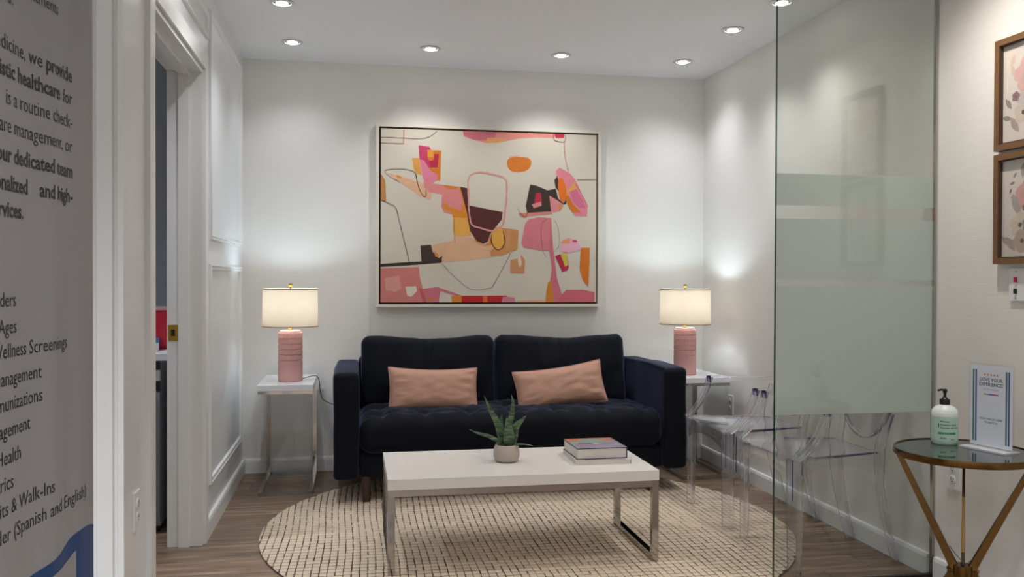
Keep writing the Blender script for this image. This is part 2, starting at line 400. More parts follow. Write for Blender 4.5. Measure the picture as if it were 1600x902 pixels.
def add_downlight(x, y, label, power, color, aim=(0, 0), size=105, blend=0.9):
    global dl0
    if dl0 is None: dl0 = downlight_proto(); r = dl0; r.location = (x, y, H); r['label'] = label
    else: r = dup(dl0, (x, y, H), None, label)
    l = bpy.data.lights.new('downlight_beam', 'SPOT'); l.energy = power; l.color = color; l.spot_size = math.radians(size); l.spot_blend = blend; l.shadow_soft_size = 0.03
    lo = bpy.data.objects.new('downlight_beam', l); COL.objects.link(lo); lo.parent = r; lo.location = (0, 0, -0.02)
    lo.rotation_euler = Vector((aim[0], aim[1], -1)).to_track_quat('-Z', 'Y').to_euler()
add_downlight(-0.34, 5.065, 'white downlight at left end of the back wall row, above the left lamp', P_ROW, COOL, (0.0, 0.25))
add_downlight(0.43, 5.058, 'white downlight above the left half of the abstract painting', P_ROW, NEUTRAL, (0.0, 0.25))
add_downlight(1.20, 5.063, 'white downlight above the right half of the abstract painting', P_ROW, NEUTRAL, (0.0, 0.25))
add_downlight(1.957, 5.07, 'white downlight at right end of the back wall row, in the far corner', P_ROW, COOL, (0.2, 0.1))
add_downlight(-0.34, 4.355, 'white downlight above the panelled left wall, cut by top of photo', P_SIDE, COOL)
add_downlight(1.963, 4.374, 'white downlight near the right wall, in front of the far corner one', P_SIDE, NEUTRAL)
add_downlight(1.998, 3.90, 'white downlight at the top left corner of the glass partition', P_SIDE, WARM)
for (x, y, c, p, lab) in ((-0.34, 3.5, NEUTRAL, 0.6, 'white downlight just out of view beside the doorway'), (0.8, 3.5, NEUTRAL, 0.6, 'white downlight above the near edge of the rug'), (1.90, 2.66, WARM, 1.8, 'white downlight above the floral pictures'),
                  (-1.25, 0.5, COOL, 13.0, 'added unseen fill downlight at left in the front room'), (-1.25, -1.0, COOL, 20.0, 'added unseen fill downlight at far left behind the viewpoint'), (0.3, -0.9, COOL, 18.0, 'added unseen fill downlight straight behind the viewpoint'),  # strong unseen lamps added to brighten the left trim, near right wall and sign
                  (0.3, 0.9, NEUTRAL, 3.0, 'added unseen fill downlight in the middle of the front room'), (1.5, 0.3, NEUTRAL, 4.0, 'added unseen fill downlight at right in the front room')):  # unseen lamps added to lift the front room and its bounce light
    add_downlight(x, y, lab, P_FRONT * p, c, (0, 0), 140, 1.0)
add_downlight(-1.5, 3.9, 'added unseen fill downlight inside the exam room', 70.0, COOL)  # unseen lamp added to lighten fridge and wall in the door gap

# ================================================================== rug
RC, RR, RT = Vector((0.82, 4.14)), 1.24, 0.009
M_RUGB = mat('rug_dark_yarn', (72, 56, 46), 0.95, var=0.35, scale=60); M_TUFT = mat('cream_wool_tufts', (212, 194, 172), 0.95, var=0.12, scale=18, bump=0.6, bscale=350)
M_TUFT.node_tree.nodes['Principled BSDF'].inputs['Specular IOR Level'].default_value = 0.1
rug = thing('round_rug', 'round cream wool rug with dark brown yarn grid under the coffee table', 'rug', (RC.x, RC.y, 0))
bm = bmesh.new(); lathe(bm, [(RR - 0.006, 0.0005), (RR, 0.004), (RR - 0.004, 0.0072)], 96); obj('backing', bm, M_RUGB, rug)
bm = bmesh.new(); cs, rs = 0.0312, 0.0395; n = int(RR / cs) + 2; nr = int(RR / rs) + 2
rnd = random.Random(3)
for j in range(-nr, nr + 1):
    gaps = [rnd.choice((0.0008, 0.002, 0.0026, 0.003, 0.0036, 0.0042)) for _ in range(2 * n + 3)]
    for i in range(-n, n + 1):
        cx, cy = i * cs, j * rs
        cx, cy = cx + 0.006 * math.sin(cy * 5.1 + i * 0.13) + rnd.uniform(-0.001, 0.001), cy + 0.005 * math.sin(cx * 4.3 + j * 0.2)
        if math.hypot(cx, cy) > RR + 0.012: continue
        rowgap = rnd.choice((0.0036, 0.0046, 0.0054))
        x0, x1, y0, y1 = cx - cs / 2 + gaps[i + n] * 0.5, cx + cs / 2 - gaps[i + n + 1] * 0.5, cy - rs / 2 + rowgap * 0.5, cy + rs / 2 - rowgap * 0.5
        hz = RT + rnd.uniform(-0.0006, 0.0005); ins = 0.0035
        def cl(px, py, pz):
            d = math.hypot(px, py)
            if d > RR - 0.001: px, py = px * (RR - 0.001) / d, py * (RR - 0.001) / d
            return bm.verts.new((px, py, pz))
        lo = [cl(*p) for p in ((x0, y0, 0.0070), (x1, y0, 0.0070), (x1, y1, 0.0070), (x0, y1, 0.0070))]
        hi = [cl(*p) for p in ((x0 + ins, y0 + ins, hz), (x1 - ins, y0 + ins, hz), (x1 - ins, y1 - ins, hz), (x0 + ins, y1 - ins, hz))]
        bm.faces.new(hi)
        for k in range(4): bm.faces.new((lo[k], lo[(k + 1) % 4], hi[(k + 1) % 4], hi[k]))
t = obj('wool_tufts', bm, M_TUFT, rug, 'all', fix=False); t['kind'] = 'stuff'

# ================================================================== sofa
sofa = thing('sofa', 'dark navy blue velvet two seat sofa standing against the back wall', 'sofa', (0.855, 4.58, 0))
SX = 0.855
def nz(p, s, a): return noise.noise(Vector((p[0] * s, p[1] * s, p[2] * s))) * a
for sg in (-1, 1):
    bm = bmesh.new()
    def arm_fn(q, sg=sg):
        q = q.copy(); q.z += 0.006 * math.sin((q.y + 0.4) * 6) if q.z > 0.2 else 0
        return q + Vector((nz(q + Vector((sg, 0, 0)), 5, 0.006), nz(q, 4, 0.005), nz(q, 6, 0.005)))
    rbox(bm, 0.132, 0.86, 0.555, 0.028, (4, 16, 12), 4, (sg * (1.918 / 2 - 0.066), 0.445, 0.138 + 0.2775), arm_fn)
    am = obj('arm', bm, M_VELVET, sofa, 'all')
    bm = bmesh.new(); x = sg * (1.918 / 2 - 0.066) - sg * 0.066
    sweep(bm, [(x + sg * 0.006, yy, 0.689 + 0.006 * math.sin((yy - 0.045) * 6)) for yy in (0.05, 0.15, 0.25, 0.35, 0.45, 0.6, 0.8)], circ(0.0035, 6), (0, 0, 1)); obj('seam_piping', bm, M_VELVET, am, True)
bm = bmesh.new(); rbox(bm, 1.655, 0.80, 0.12, 0.02, (10, 6, 3), 2, (0, 0.455, 0.198)); obj('base', bm, M_VELVET, sofa, 'all')
bm = bmesh.new(); rbox(bm, 1.655, 0.16, 0.50, 0.03, (10, 3, 6), 3, (0, 0.80, 0.46)); obj('back_frame', bm, M_VELVET, sofa, 'all')
# bench seat cushion with a row of tufts
def seat_fn(q):
    q = q.copy(); top = max(0, q.z / 0.1)
    ex = 1 - abs(q.x) / 0.83; q.z += 0.018 * top * min(1, ex * 5)
    if q.y < -0.2: q.y -= 0.014 * math.cos(q.z / 0.1 * 1.4)
    for k in range(-3, 4):
        for ty in (-0.22, 0.0):
            tx = k * 0.24; d2 = (q.x - tx) ** 2 + ((q.y - ty) * 1.0) ** 2
            q.z -= 0.027 * math.exp(-d2 / 0.0026) * (1 if q.z > 0 else 0)
            ang = math.atan2(q.y - ty, q.x - tx)
            q.z += (0.010 * math.cos(5 * ang + k) * math.exp(-d2 / 0.012)) * (1 if q.z > 0.03 else 0)
    wr = noise.noise(Vector((q.x * 14, q.y * 3, q.z * 5))) * 0.006 + noise.noise(Vector((q.x * 5, q.y * 5, q.z * 4 + 3))) * 0.010
    q.z += wr * (1 if q.z > -0.05 else 0.2); q.y += 0.5 * wr
    return q
bm = bmesh.new(); rbox(bm, 1.652, 0.66, 0.195, 0.065, (110, 34, 8), 6, (0, 0.36, 0.358), seat_fn); obj('seat_cushion', bm, M_VELVET, sofa, 'all')
def back_fn_for(seed):
    def f(q):
        q = q.copy(); u = q.x / 0.39; v = q.z / 0.2
        q.y -= 0.030 * max(0, 1 - u * u) * max(0, 1 - v * v) * (1 if q.y < 0 else 0)
        if v > 0.3: q.z -= 0.020 * math.exp(-((u - 0.05) ** 2) / 0.25) * (v - 0.3) / 0.7
        cr = 0
        for (c, s, amp) in ((-0.12, 0.030, 0.016), (0.10, 0.026, 0.020), (0.22, 0.045, 0.012), (-0.34, 0.05, 0.010)):
            c2 = c + seed * 0.06 + 0.08 * (v - 1) * (1 if c > 0 else -0.4)
            cr += amp * math.exp(-((u - c2) ** 2) / (s * s)) * max(0, min(1, (v + 0.1) * 1.2))
        q.y += cr * (1 if q.y < 0.02 else 0.3)
        w = noise.noise(Vector((q.x * 9 + seed * 7, q.z * 5, seed))) * 0.013
        q.y += w; q.z += 0.5 * w
        return q
    return f
tilt = Matrix.Rotation(math.radians(-9), 4, 'X')
for s, (cx, wd) in enumerate(((-0.425, 0.775), (0.365, 0.785))):
    bm = bmesh.new(); rbox(bm, wd, 0.17, 0.42, 0.05, (60, 6, 30), 5, (0, 0, 0), back_fn_for(s))
    bmesh.ops.transform(bm, matrix=Matrix.Translation((cx, 0.585, 0.635)) @ tilt, verts=bm.verts); obj('back_cushion', bm, M_VELVET, sofa, 'all')
for (lx, ly) in ((-0.79, 0.085), (0.77, 0.085), (-0.79, 0.80), (0.77, 0.80)):
    bm = bmesh.new(); lathe(bm, [(0.018, 0.0095 if ly < 0.5 else 0.001), (0.026, 0.145)], 16, (lx, ly, 0)); obj('leg', bm, M_WOOD, sofa, True)

# ------------------------------------------------------------------ throw pillows
def pillow(label, loc, rot, w, h, th, seed):
    r = thing('throw_pillow', label, 'pillow', loc, 0, 'pink throw pillows on the sofa'); r.rotation_euler = rot
    def outline(u, v):
        return Vector((u * w / 2 * (1 - 0.045 * (1 - v * v)), 0, v * h / 2 * (1 - 0.13 * (1 - u * u))))
    bm = bmesh.new(); N, Mz = 44, 26; grids = []
    for sd in (-1, 1):
        g = []
        for i in range(N + 1):
            rowv = []
            for j in range(Mz + 1):
                u = math.sin((i / N * 2 - 1) * PI / 2); v = math.sin((j / Mz * 2 - 1) * PI / 2)
                p = outline(u, v); t = th / 2 * (max(0, (1 - u ** 4)) ** 0.55) * (max(0, (1 - v ** 4)) ** 0.55)
                crease = noise.noise(Vector((u * 2 + seed, v * 9, sd))) * 0.034 * max(0, abs(u) - 0.45) * (1 - u ** 8)
                crease += noise.noise(Vector((u * 4 + seed, v * 4, sd + 5))) * 0.006 * (1 - u ** 6) * (1 - v ** 6)
                rowv.append(bm.verts.new(p + Vector((0, sd * (t + crease), 0))))
            g.append(rowv)
        grids.append(g)
        for i in range(N):
            for j in range(Mz): bm.faces.new((g[i][j], g[i + 1][j], g[i + 1][j + 1], g[i][j + 1]))
    bmesh.ops.remove_doubles(bm, verts=bm.verts, dist=0.0004); obj('cover', bm, M_PILLOW, r, 'all')
    edge = [outline(u / 12 - 1, -1) for u in range(24)] + [outline(1, v / 8 - 1) for v in range(16)] + [outline(1 - u / 12, 1) for u in range(24)] + [outline(-1, 1 - v / 8) for v in range(16)]
    bm = bmesh.new(); sweep(bm, edge, circ(0.0055, 6), (0, 1, 0), None, True); obj('piping', bm, M_PIPING, r, 'all')
    return r
pillow('pink lumbar pillow standing level on the left seat of the sofa', (0.440, 4.925, 0.556), (math.radians(-20), math.radians(1.5), math.radians(2)), 0.50, 0.255, 0.13, 1)
pillow('pink lumbar pillow tilted up at its right corner on the right seat', (1.165, 4.915, 0.562), (math.radians(-20), math.radians(-8), math.radians(-4)), 0.515, 0.245, 0.13, 9)

# ================================================================== coffee table
tx0, tx1, ty0, ty1 = 0.132, 1.252, 3.485, 4.045
ct = thing('coffee_table', 'rectangular white lacquer coffee table on a square chrome frame', 'table', (0.692, 3.765, RT))
hx, hy = (tx1 - tx0) / 2, (ty1 - ty0) / 2
box_obj('table_top', -hx, hx, -hy, hy, 0.336, 0.378, M_LACQ, ct, 0.002)
def bar(bm, a, b, w):
    a, b = Vector(a), Vector(b)
    lo = Vector([min(a[i], b[i]) - w / 2 for i in range(3)]); hi = Vector([max(a[i], b[i]) + w / 2 for i in range(3)]); bx(bm, lo.x, hi.x, lo.y, hi.y, lo.z, hi.z)
w = 0.028; ex, ey = hx - w / 2 - 0.001, hy - w / 2 - 0.001
for sg in (-1, 1):
    for sy in (-1, 1):
        bm = bmesh.new(); bx(bm, sg * ex - w / 2, sg * ex + w / 2, sy * ey - w / 2, sy * ey + w / 2, 0.0, 0.335); bevel(bm, 0.002); obj('leg', bm, M_CHROME, ct)
    bm = bmesh.new(); bx(bm, sg * ex - w / 2 + 0.001, sg * ex + w / 2 - 0.001, -ey + w / 2 + 0.0004, ey - w / 2 - 0.0004, 0.001, 0.026); bevel(bm, 0.002); obj('floor_bar', bm, M_CHROME, ct)
    bm = bmesh.new(); bx(bm, -ex + w / 2 + 0.0004, ex - w / 2 - 0.0004, sg * ey - w / 2 + 0.001, sg * ey + w / 2 - 0.001, 0.309, 0.335); bevel(bm, 0.002); obj('apron_rail', bm, M_CHROME, ct)
CT = RT + 0.378

# potted snake plant
M_LEAF, nt, b = new_mat('snake_leaf')
tc = nt.nodes.new('ShaderNodeTexCoord'); wv = nt.nodes.new('ShaderNodeTexNoise'); wv.inputs['Scale'].default_value = 1.0; wv.inputs['Detail'].default_value = 3
mp = nt.nodes.new('ShaderNodeMapping'); mp.inputs['Scale'].default_value = (25, 25, 110); nt.links.new(tc.outputs['Object'], mp.inputs[0]); nt.links.new(mp.outputs[0], wv.inputs['Vector'])
cr = nt.nodes.new('ShaderNodeValToRGB'); cr.color_ramp.elements[0].position = 0.38; cr.color_ramp.elements[0].color = lin((44, 62, 44)); cr.color_ramp.elements[1].position = 0.66; cr.color_ramp.elements[1].color = lin((104, 128, 92))
nt.links.new(wv.outputs['Fac'], cr.inputs[0]); nt.links.new(cr.outputs[0], b.inputs['Base Color']); b.inputs['Roughness'].default_value = 0.45
pt = thing('potted_plant', 'small snake plant in a rounded beige pot on the coffee table', 'plant', (0.655, 3.765, CT))
bm = bmesh.new(); lathe(bm, [(0.038, 0.0), (0.050, 0.006), (0.0565, 0.022), (0.0575, 0.042), (0.053, 0.064), (0.0475, 0.074), (0.0445, 0.074), (0.046, 0.062), (0.0, 0.060)], 40); obj('pot', bm, M_POT, pt, True)
bm = bmesh.new(); lathe(bm, [(0.0455, 0.0615), (0.030, 0.066), (0.0, 0.068)], 24); obj('soil', bm, M_SOIL, pt, True)
leaves = [  # path, max width, side reference
    ([(-0.018, 0, 0.06), (-0.026, 0.0, 0.11), (-0.042, 0.0, 0.17), (-0.072, 0, 0.225), (-0.100, -0.005, 0.288)], 0.034, (0.25, -1, 0)),
    ([(-0.020, -0.008, 0.06), (-0.040, -0.02, 0.090), (-0.085, -0.03, 0.116), (-0.130, -0.03, 0.130), (-0.170, -0.035, 0.150)], 0.018, (0, -1, 0.5)),
    ([(0.008, -0.018, 0.06), (0.006, -0.026, 0.10), (0.002, -0.030, 0.15), (-0.004, -0.028, 0.196)], 0.052, (0.05, -1, 0)),
    ([(0.010, 0.014, 0.06), (0.014, 0.018, 0.13), (0.026, 0.018, 0.20), (0.031, 0.012, 0.25), (0.022, 0.008, 0.290)], 0.026, (-0.3, -1, 0)),
    ([(0.022, 0.0, 0.06), (0.026, 0.0, 0.11), (0.040, -0.006, 0.150), (0.062, -0.012, 0.175), (0.084, -0.016, 0.200)], 0.034, (-0.5, -1, 0)),
    ([(0.030, -0.006, 0.06), (0.038, -0.008, 0.095), (0.044, -0.010, 0.135), (0.056, -0.012, 0.165), (0.078, -0.012, 0.192)], 0.016, (0.6, -1, 0)),
    ([(0.022, -0.02, 0.06), (0.040, -0.030, 0.074), (0.070, -0.036, 0.076), (0.112, -0.040, 0.070)], 0.016, (0, -0.4, 1)),
    ([(-0.012, 0.02, 0.06), (-0.016, 0.03, 0.10), (-0.020, 0.036, 0.150), (-0.014, 0.040, 0.20)], 0.034, (0, -1, 0)),
]
for (pth, wd, ref) in leaves:
    P = smooth_path(pth, 5); bm = bmesh.new(); n = len(P); sec = []
    sc = [max(0.04, min(1.0, (0.55 + 1.5 * i / n)) * (1 - max(0, (i / (n - 1) - 0.35) / 0.65) ** 1.7)) for i in range(n)]
    sweep(bm, P, [(-wd / 2, 0.004), (0, -0.0015), (wd / 2, 0.004), (wd / 2 - 0.001, 0.006), (0, 0.0015), (-wd / 2 + 0.001, 0.006)], ref, sc); obj('leaf', bm, M_LEAF, pt, 'all')

# books
def print_patch(bm, pts, z): poly(bm, pts, z)
M_PAGES = mat('page_edges', (214, 208, 200), 0.8, var=0.05, stretch=(1, 1, 300)); M_BLUE = mat('blue_cover', (44, 42, 92), 0.4); M_CREAM = mat('cream_cover', (216, 206, 192), 0.5)
bk = thing('book', 'thin cream paperback lying under the thick blue book', 'book', (1.058, 3.765, CT), math.radians(-2), 'books on the coffee table')
box_obj('cover', -0.122, 0.122, -0.137, 0.137, 0.0185, 0.0205, M_CREAM, bk); box_obj('back_cover', -0.122, 0.122, -0.137, 0.137, 0.0, 0.0018, M_CREAM, bk)
box_obj('spine', 0.1195, 0.122, -0.137, 0.137, 0.0018, 0.0185, mat('brown_spine', (150, 116, 104), 0.5), bk); box_obj('pages', -0.121, 0.119, -0.136, 0.136, 0.0018, 0.0185, M_PAGES, bk)
bm = bmesh.new(); poly(bm, [(-0.08, -0.133), (0.10, -0.133), (0.10, -0.122), (-0.08, -0.122)], 0.0206); obj('cover_print', bm, mat('mauve_ink', (140, 96, 128), 0.6), bk, fix=False)
bk = thing('book', 'thick book with blue edged pictorial cover lying on top', 'book', (1.052, 3.765, CT + 0.0208), math.radians(1), 'books on the coffee table')
box_obj('cover', -0.112, 0.112, -0.117, 0.117, 0.044, 0.047, M_BLUE, bk); box_obj('back_cover', -0.112, 0.112, -0.117, 0.117, 0.0, 0.003, M_BLUE, bk)
box_obj('spine', 0.108, 0.112, -0.117, 0.117, 0.003, 0.044, M_BLUE, bk); box_obj('pages', -0.109, 0.108, -0.114, 0.114, 0.003, 0.044, M_PAGES, bk)
for (nm, rgb, pts, z) in (('lavender', (140, 132, 150), [(-0.111, -0.116), (0.108, -0.116), (0.108, 0.05), (-0.111, 0.05)], 0.0471), ('orange', (186, 116, 84), [(-0.111, 0.05), (0.108, 0.05), (0.108, 0.116), (-0.111, 0.116)], 0.0471),
                          ('teal', (116, 156, 142), [(-0.05, 0.03), (0.03, 0.02), (0.06, 0.06), (0.02, 0.10), (-0.05, 0.09)], 0.0472), ('teal', (130, 160, 150), [(-0.111, -0.03), (-0.09, -0.03), (-0.06, 0.03), (-0.10, 0.04)], 0.0472),
                          ('plum', (112, 78, 92), [(-0.08, -0.03), (-0.02, -0.028), (-0.02, -0.002), (-0.08, -0.004)], 0.0473), ('sand', (176, 168, 140), [(-0.01, -0.04), (0.015, -0.04), (0.015, 0.01), (-0.01, 0.01)], 0.0473),
                          ('olive', (120, 122, 100), [(0.03, -0.02), (0.09, -0.015), (0.09, 0.0), (0.03, -0.002)], 0.0473)):
    bm = bmesh.new(); poly(bm, pts, z); obj('cover_print', bm, mat(nm + '_ink', rgb, 0.4), bk, fix=False)

# ================================================================== end tables + lamps
def end_table_proto(label, loc):
    r = thing('end_table', label, 'table', loc, 0, 'white topped chrome end tables')
    w, d, h, s = 0.296, 0.54, 0.6, 0.022
    box_obj('table_top', 0, w, 0.0, d, h - 0.030, h, M_LACQ2, r, 0.002)
    bm = bmesh.new()
    for b in ((0.003, w - 0.003, 0.003, 0.003 + s, h - 0.048, h - 0.0305), (0.003, w - 0.003, d - 0.003 - s, d - 0.003, h - 0.048, h - 0.0305), (0.003, 0.003 + s, 0.003 + s, d - 0.003 - s, h - 0.048, h - 0.0305), (w - 0.003 - s, w - 0.003, 0.003 + s, d - 0.003 - s, h - 0.048, h - 0.0305)): bx(bm, *b)
    obj('top_frame', bm, M_CHROME, r)
    for x in (0.003, w - 0.003 - s):
        bm = bmesh.new(); bx(bm, x, x + s, d - 0.003 - 0.03, d - 0.003, 0.0, h - 0.0485); bevel(bm, 0.002); obj('leg', bm, M_CHROME, r)
        bm = bmesh.new(); bx(bm, x, x + s, 0.003 + s + 0.0004, d - 0.0335, 0.0, 0.02); bevel(bm, 0.002); obj('floor_bar', bm, M_CHROME, r)
    bm = bmesh.new(); bx(bm, 0.003, w - 0.003, 0.003, 0.003 + s, 0.0, 0.02); bevel(bm, 0.002); obj('floor_bar', bm, M_CHROME, r)
    bm = bmesh.new(); bx(bm, 0.0255, w - 0.0255, d - 0.033, d - 0.004, 0.0, 0.02); bevel(bm, 0.002); obj('floor_bar', bm, M_CHROME, r)
    return r
et = end_table_proto('white topped chrome end table left of the sofa by the panelled wall', (-0.512, 4.893, 0))
dup(et, (1.902, 4.893, 0), 0, 'white topped chrome end table right of the sofa behind the clear chairs')

def lamp_proto(label, loc):
    r = thing('table_lamp', label, 'lamp', loc, 0, 'pink ceramic table lamps')
    bm = bmesh.new(); R = 0.068; prof = [(0.0, 0.0), (R * 0.96, 0.0), (R, 0.004)]
    gro = [0.12, 0.15, 0.18, 0.21, 0.24]; z = 0.008
    zs = set([0.008, 0.268])
    k = 0.008
    while k < 0.268: zs.add(round(k, 4)); k += 0.02
    for g in gro: zs |= {g - 0.0035, g - 0.0015, g + 0.0015, g + 0.0035}
    for z in sorted(zs): prof.append((R - (0.0035 if any(abs(z - g) < 0.002 for g in gro) else 0), z))
    prof += [(R * 0.99, 0.274), (R * 0.86, 0.276), (R * 0.86, 0.284), (R * 0.80, 0.287), (0.0, 0.287)]
    lathe(bm, prof, 168, (0, 0, 0), lambda a, z: 1 - (0.030 * (0.5 - 0.5 * math.cos(42 * a)) ** 2 if 0.006 < z < 0.27 else 0)); obj('base', bm, M_PINK, r, True)
    bm = bmesh.new(); lathe(bm, [(0.0, 0.287), (0.012, 0.287), (0.014, 0.293), (0.010, 0.299), (0.010, 0.335), (0.0, 0.335)], 20); obj('neck', bm, M_BRASS, r, True)
    z0, z1, r0, r1 = 0.306, 0.522, 0.154, 0.150
    bm = bmesh.new(); lathe(bm, [(r0, z0), (r1, z1), (r1 - 0.0015, z1), (r0 - 0.0015, z0), (r0, z0)], 56)
    for f in [f for f in bm.faces if len(f.verts) > 4]: bm.faces.remove(f)
    sh = obj('lamp_shade', bm, M_SHADE, r, True)
    for (zz, rr) in ((z0, r0), (z1 - 0.007, r1 + 0.0002)):
        bm = bmesh.new(); lathe(bm, [(rr + 0.0006, zz), (rr + 0.0012, zz + 0.007), (rr - 0.002, zz + 0.0074), (rr - 0.0024, zz), (rr + 0.0006, zz)], 56)
        for f in [f for f in bm.faces if len(f.verts) > 4]: bm.faces.remove(f)
        obj('shade_tape', bm, M_TRIMTAN, sh, True)
    bm = bmesh.new(); z = z1 - 0.012
    for a in (0, 2 * PI / 3, 4 * PI / 3): sweep(bm, [(0.008 * math.cos(a), 0.008 * math.sin(a), z), (0.148 * math.cos(a), 0.148 * math.sin(a), z)], circ(0.0012, 6), (0, 0, 1))
    lathe(bm, [(0.004, z - 0.002), (0.011, z - 0.002), (0.011, z + 0.002), (0.004, z + 0.002)], 12); obj('shade_spider', bm, M_BRASS, r)
    bm = bmesh.new()
    sweep(bm, smooth_path([(0.012, 0, 0.325), (0.055, 0, 0.38), (0.05, 0, 0.47), (0, 0, z)], 5), circ(0.0014, 6), (0, 1, 0)); sweep(bm, smooth_path([(-0.012, 0, 0.325), (-0.055, 0, 0.38), (-0.05, 0, 0.47), (0, 0, z)], 5), circ(0.0014, 6), (0, 1, 0)); obj('harp', bm, M_BRASS, r)
    bm = bmesh.new(); lathe(bm, [(0.0, z1 - 0.01), (0.005, z1 - 0.01), (0.004, z1 + 0.008), (0.0095, z1 + 0.012), (0.0115, z1 + 0.020), (0.008, z1 + 0.028), (0.0, z1 + 0.031)], 20); obj('finial', bm, M_BRASS, r, True)
    bm = bmesh.new(); lathe(bm, [(0.0, 0.335), (0.013, 0.336), (0.018, 0.362), (0.029, 0.385), (0.029, 0.402), (0.018, 0.42), (0.0, 0.427)], 20); obj('bulb', bm, mat('lit_bulb', (255, 255, 255), 0.5, emit=((240, 247, 255), 12.0)), r, True)
    return r
def lamp_light(r):
    l = bpy.data.lights.new('bulb_light', 'POINT'); l.energy = P_LAMP; l.color = (0.68, 0.86, 1.0); l.shadow_soft_size = 0.032
    lo = bpy.data.objects.new('bulb_light', l); COL.objects.link(lo); lo.parent = r; lo.location = (0, 0, 0.44)
la = lamp_proto('lit table lamp with pink ribbed ceramic base left of the sofa', (-0.352, 5.10, 0.6))
lb = dup(la, (1.992, 5.10, 0.6), 0, 'lit table lamp with pink ribbed ceramic base right of the sofa')
lamp_light(la); lamp_light(lb)
bm = bmesh.new(); sweep(bm, smooth_path([(0.06, 0.06, 0.004), (0.14, 0.19, 0.003), (0.158, 0.25, -0.10), (0.175, 0.34, -0.16), (0.26, 0.388, -0.21), (0.36, 0.390, -0.30)], 6), circ(0.0025, 6), (0, 1, 0.1)); obj('power_cord', bm, M_CORD, la, 'all')

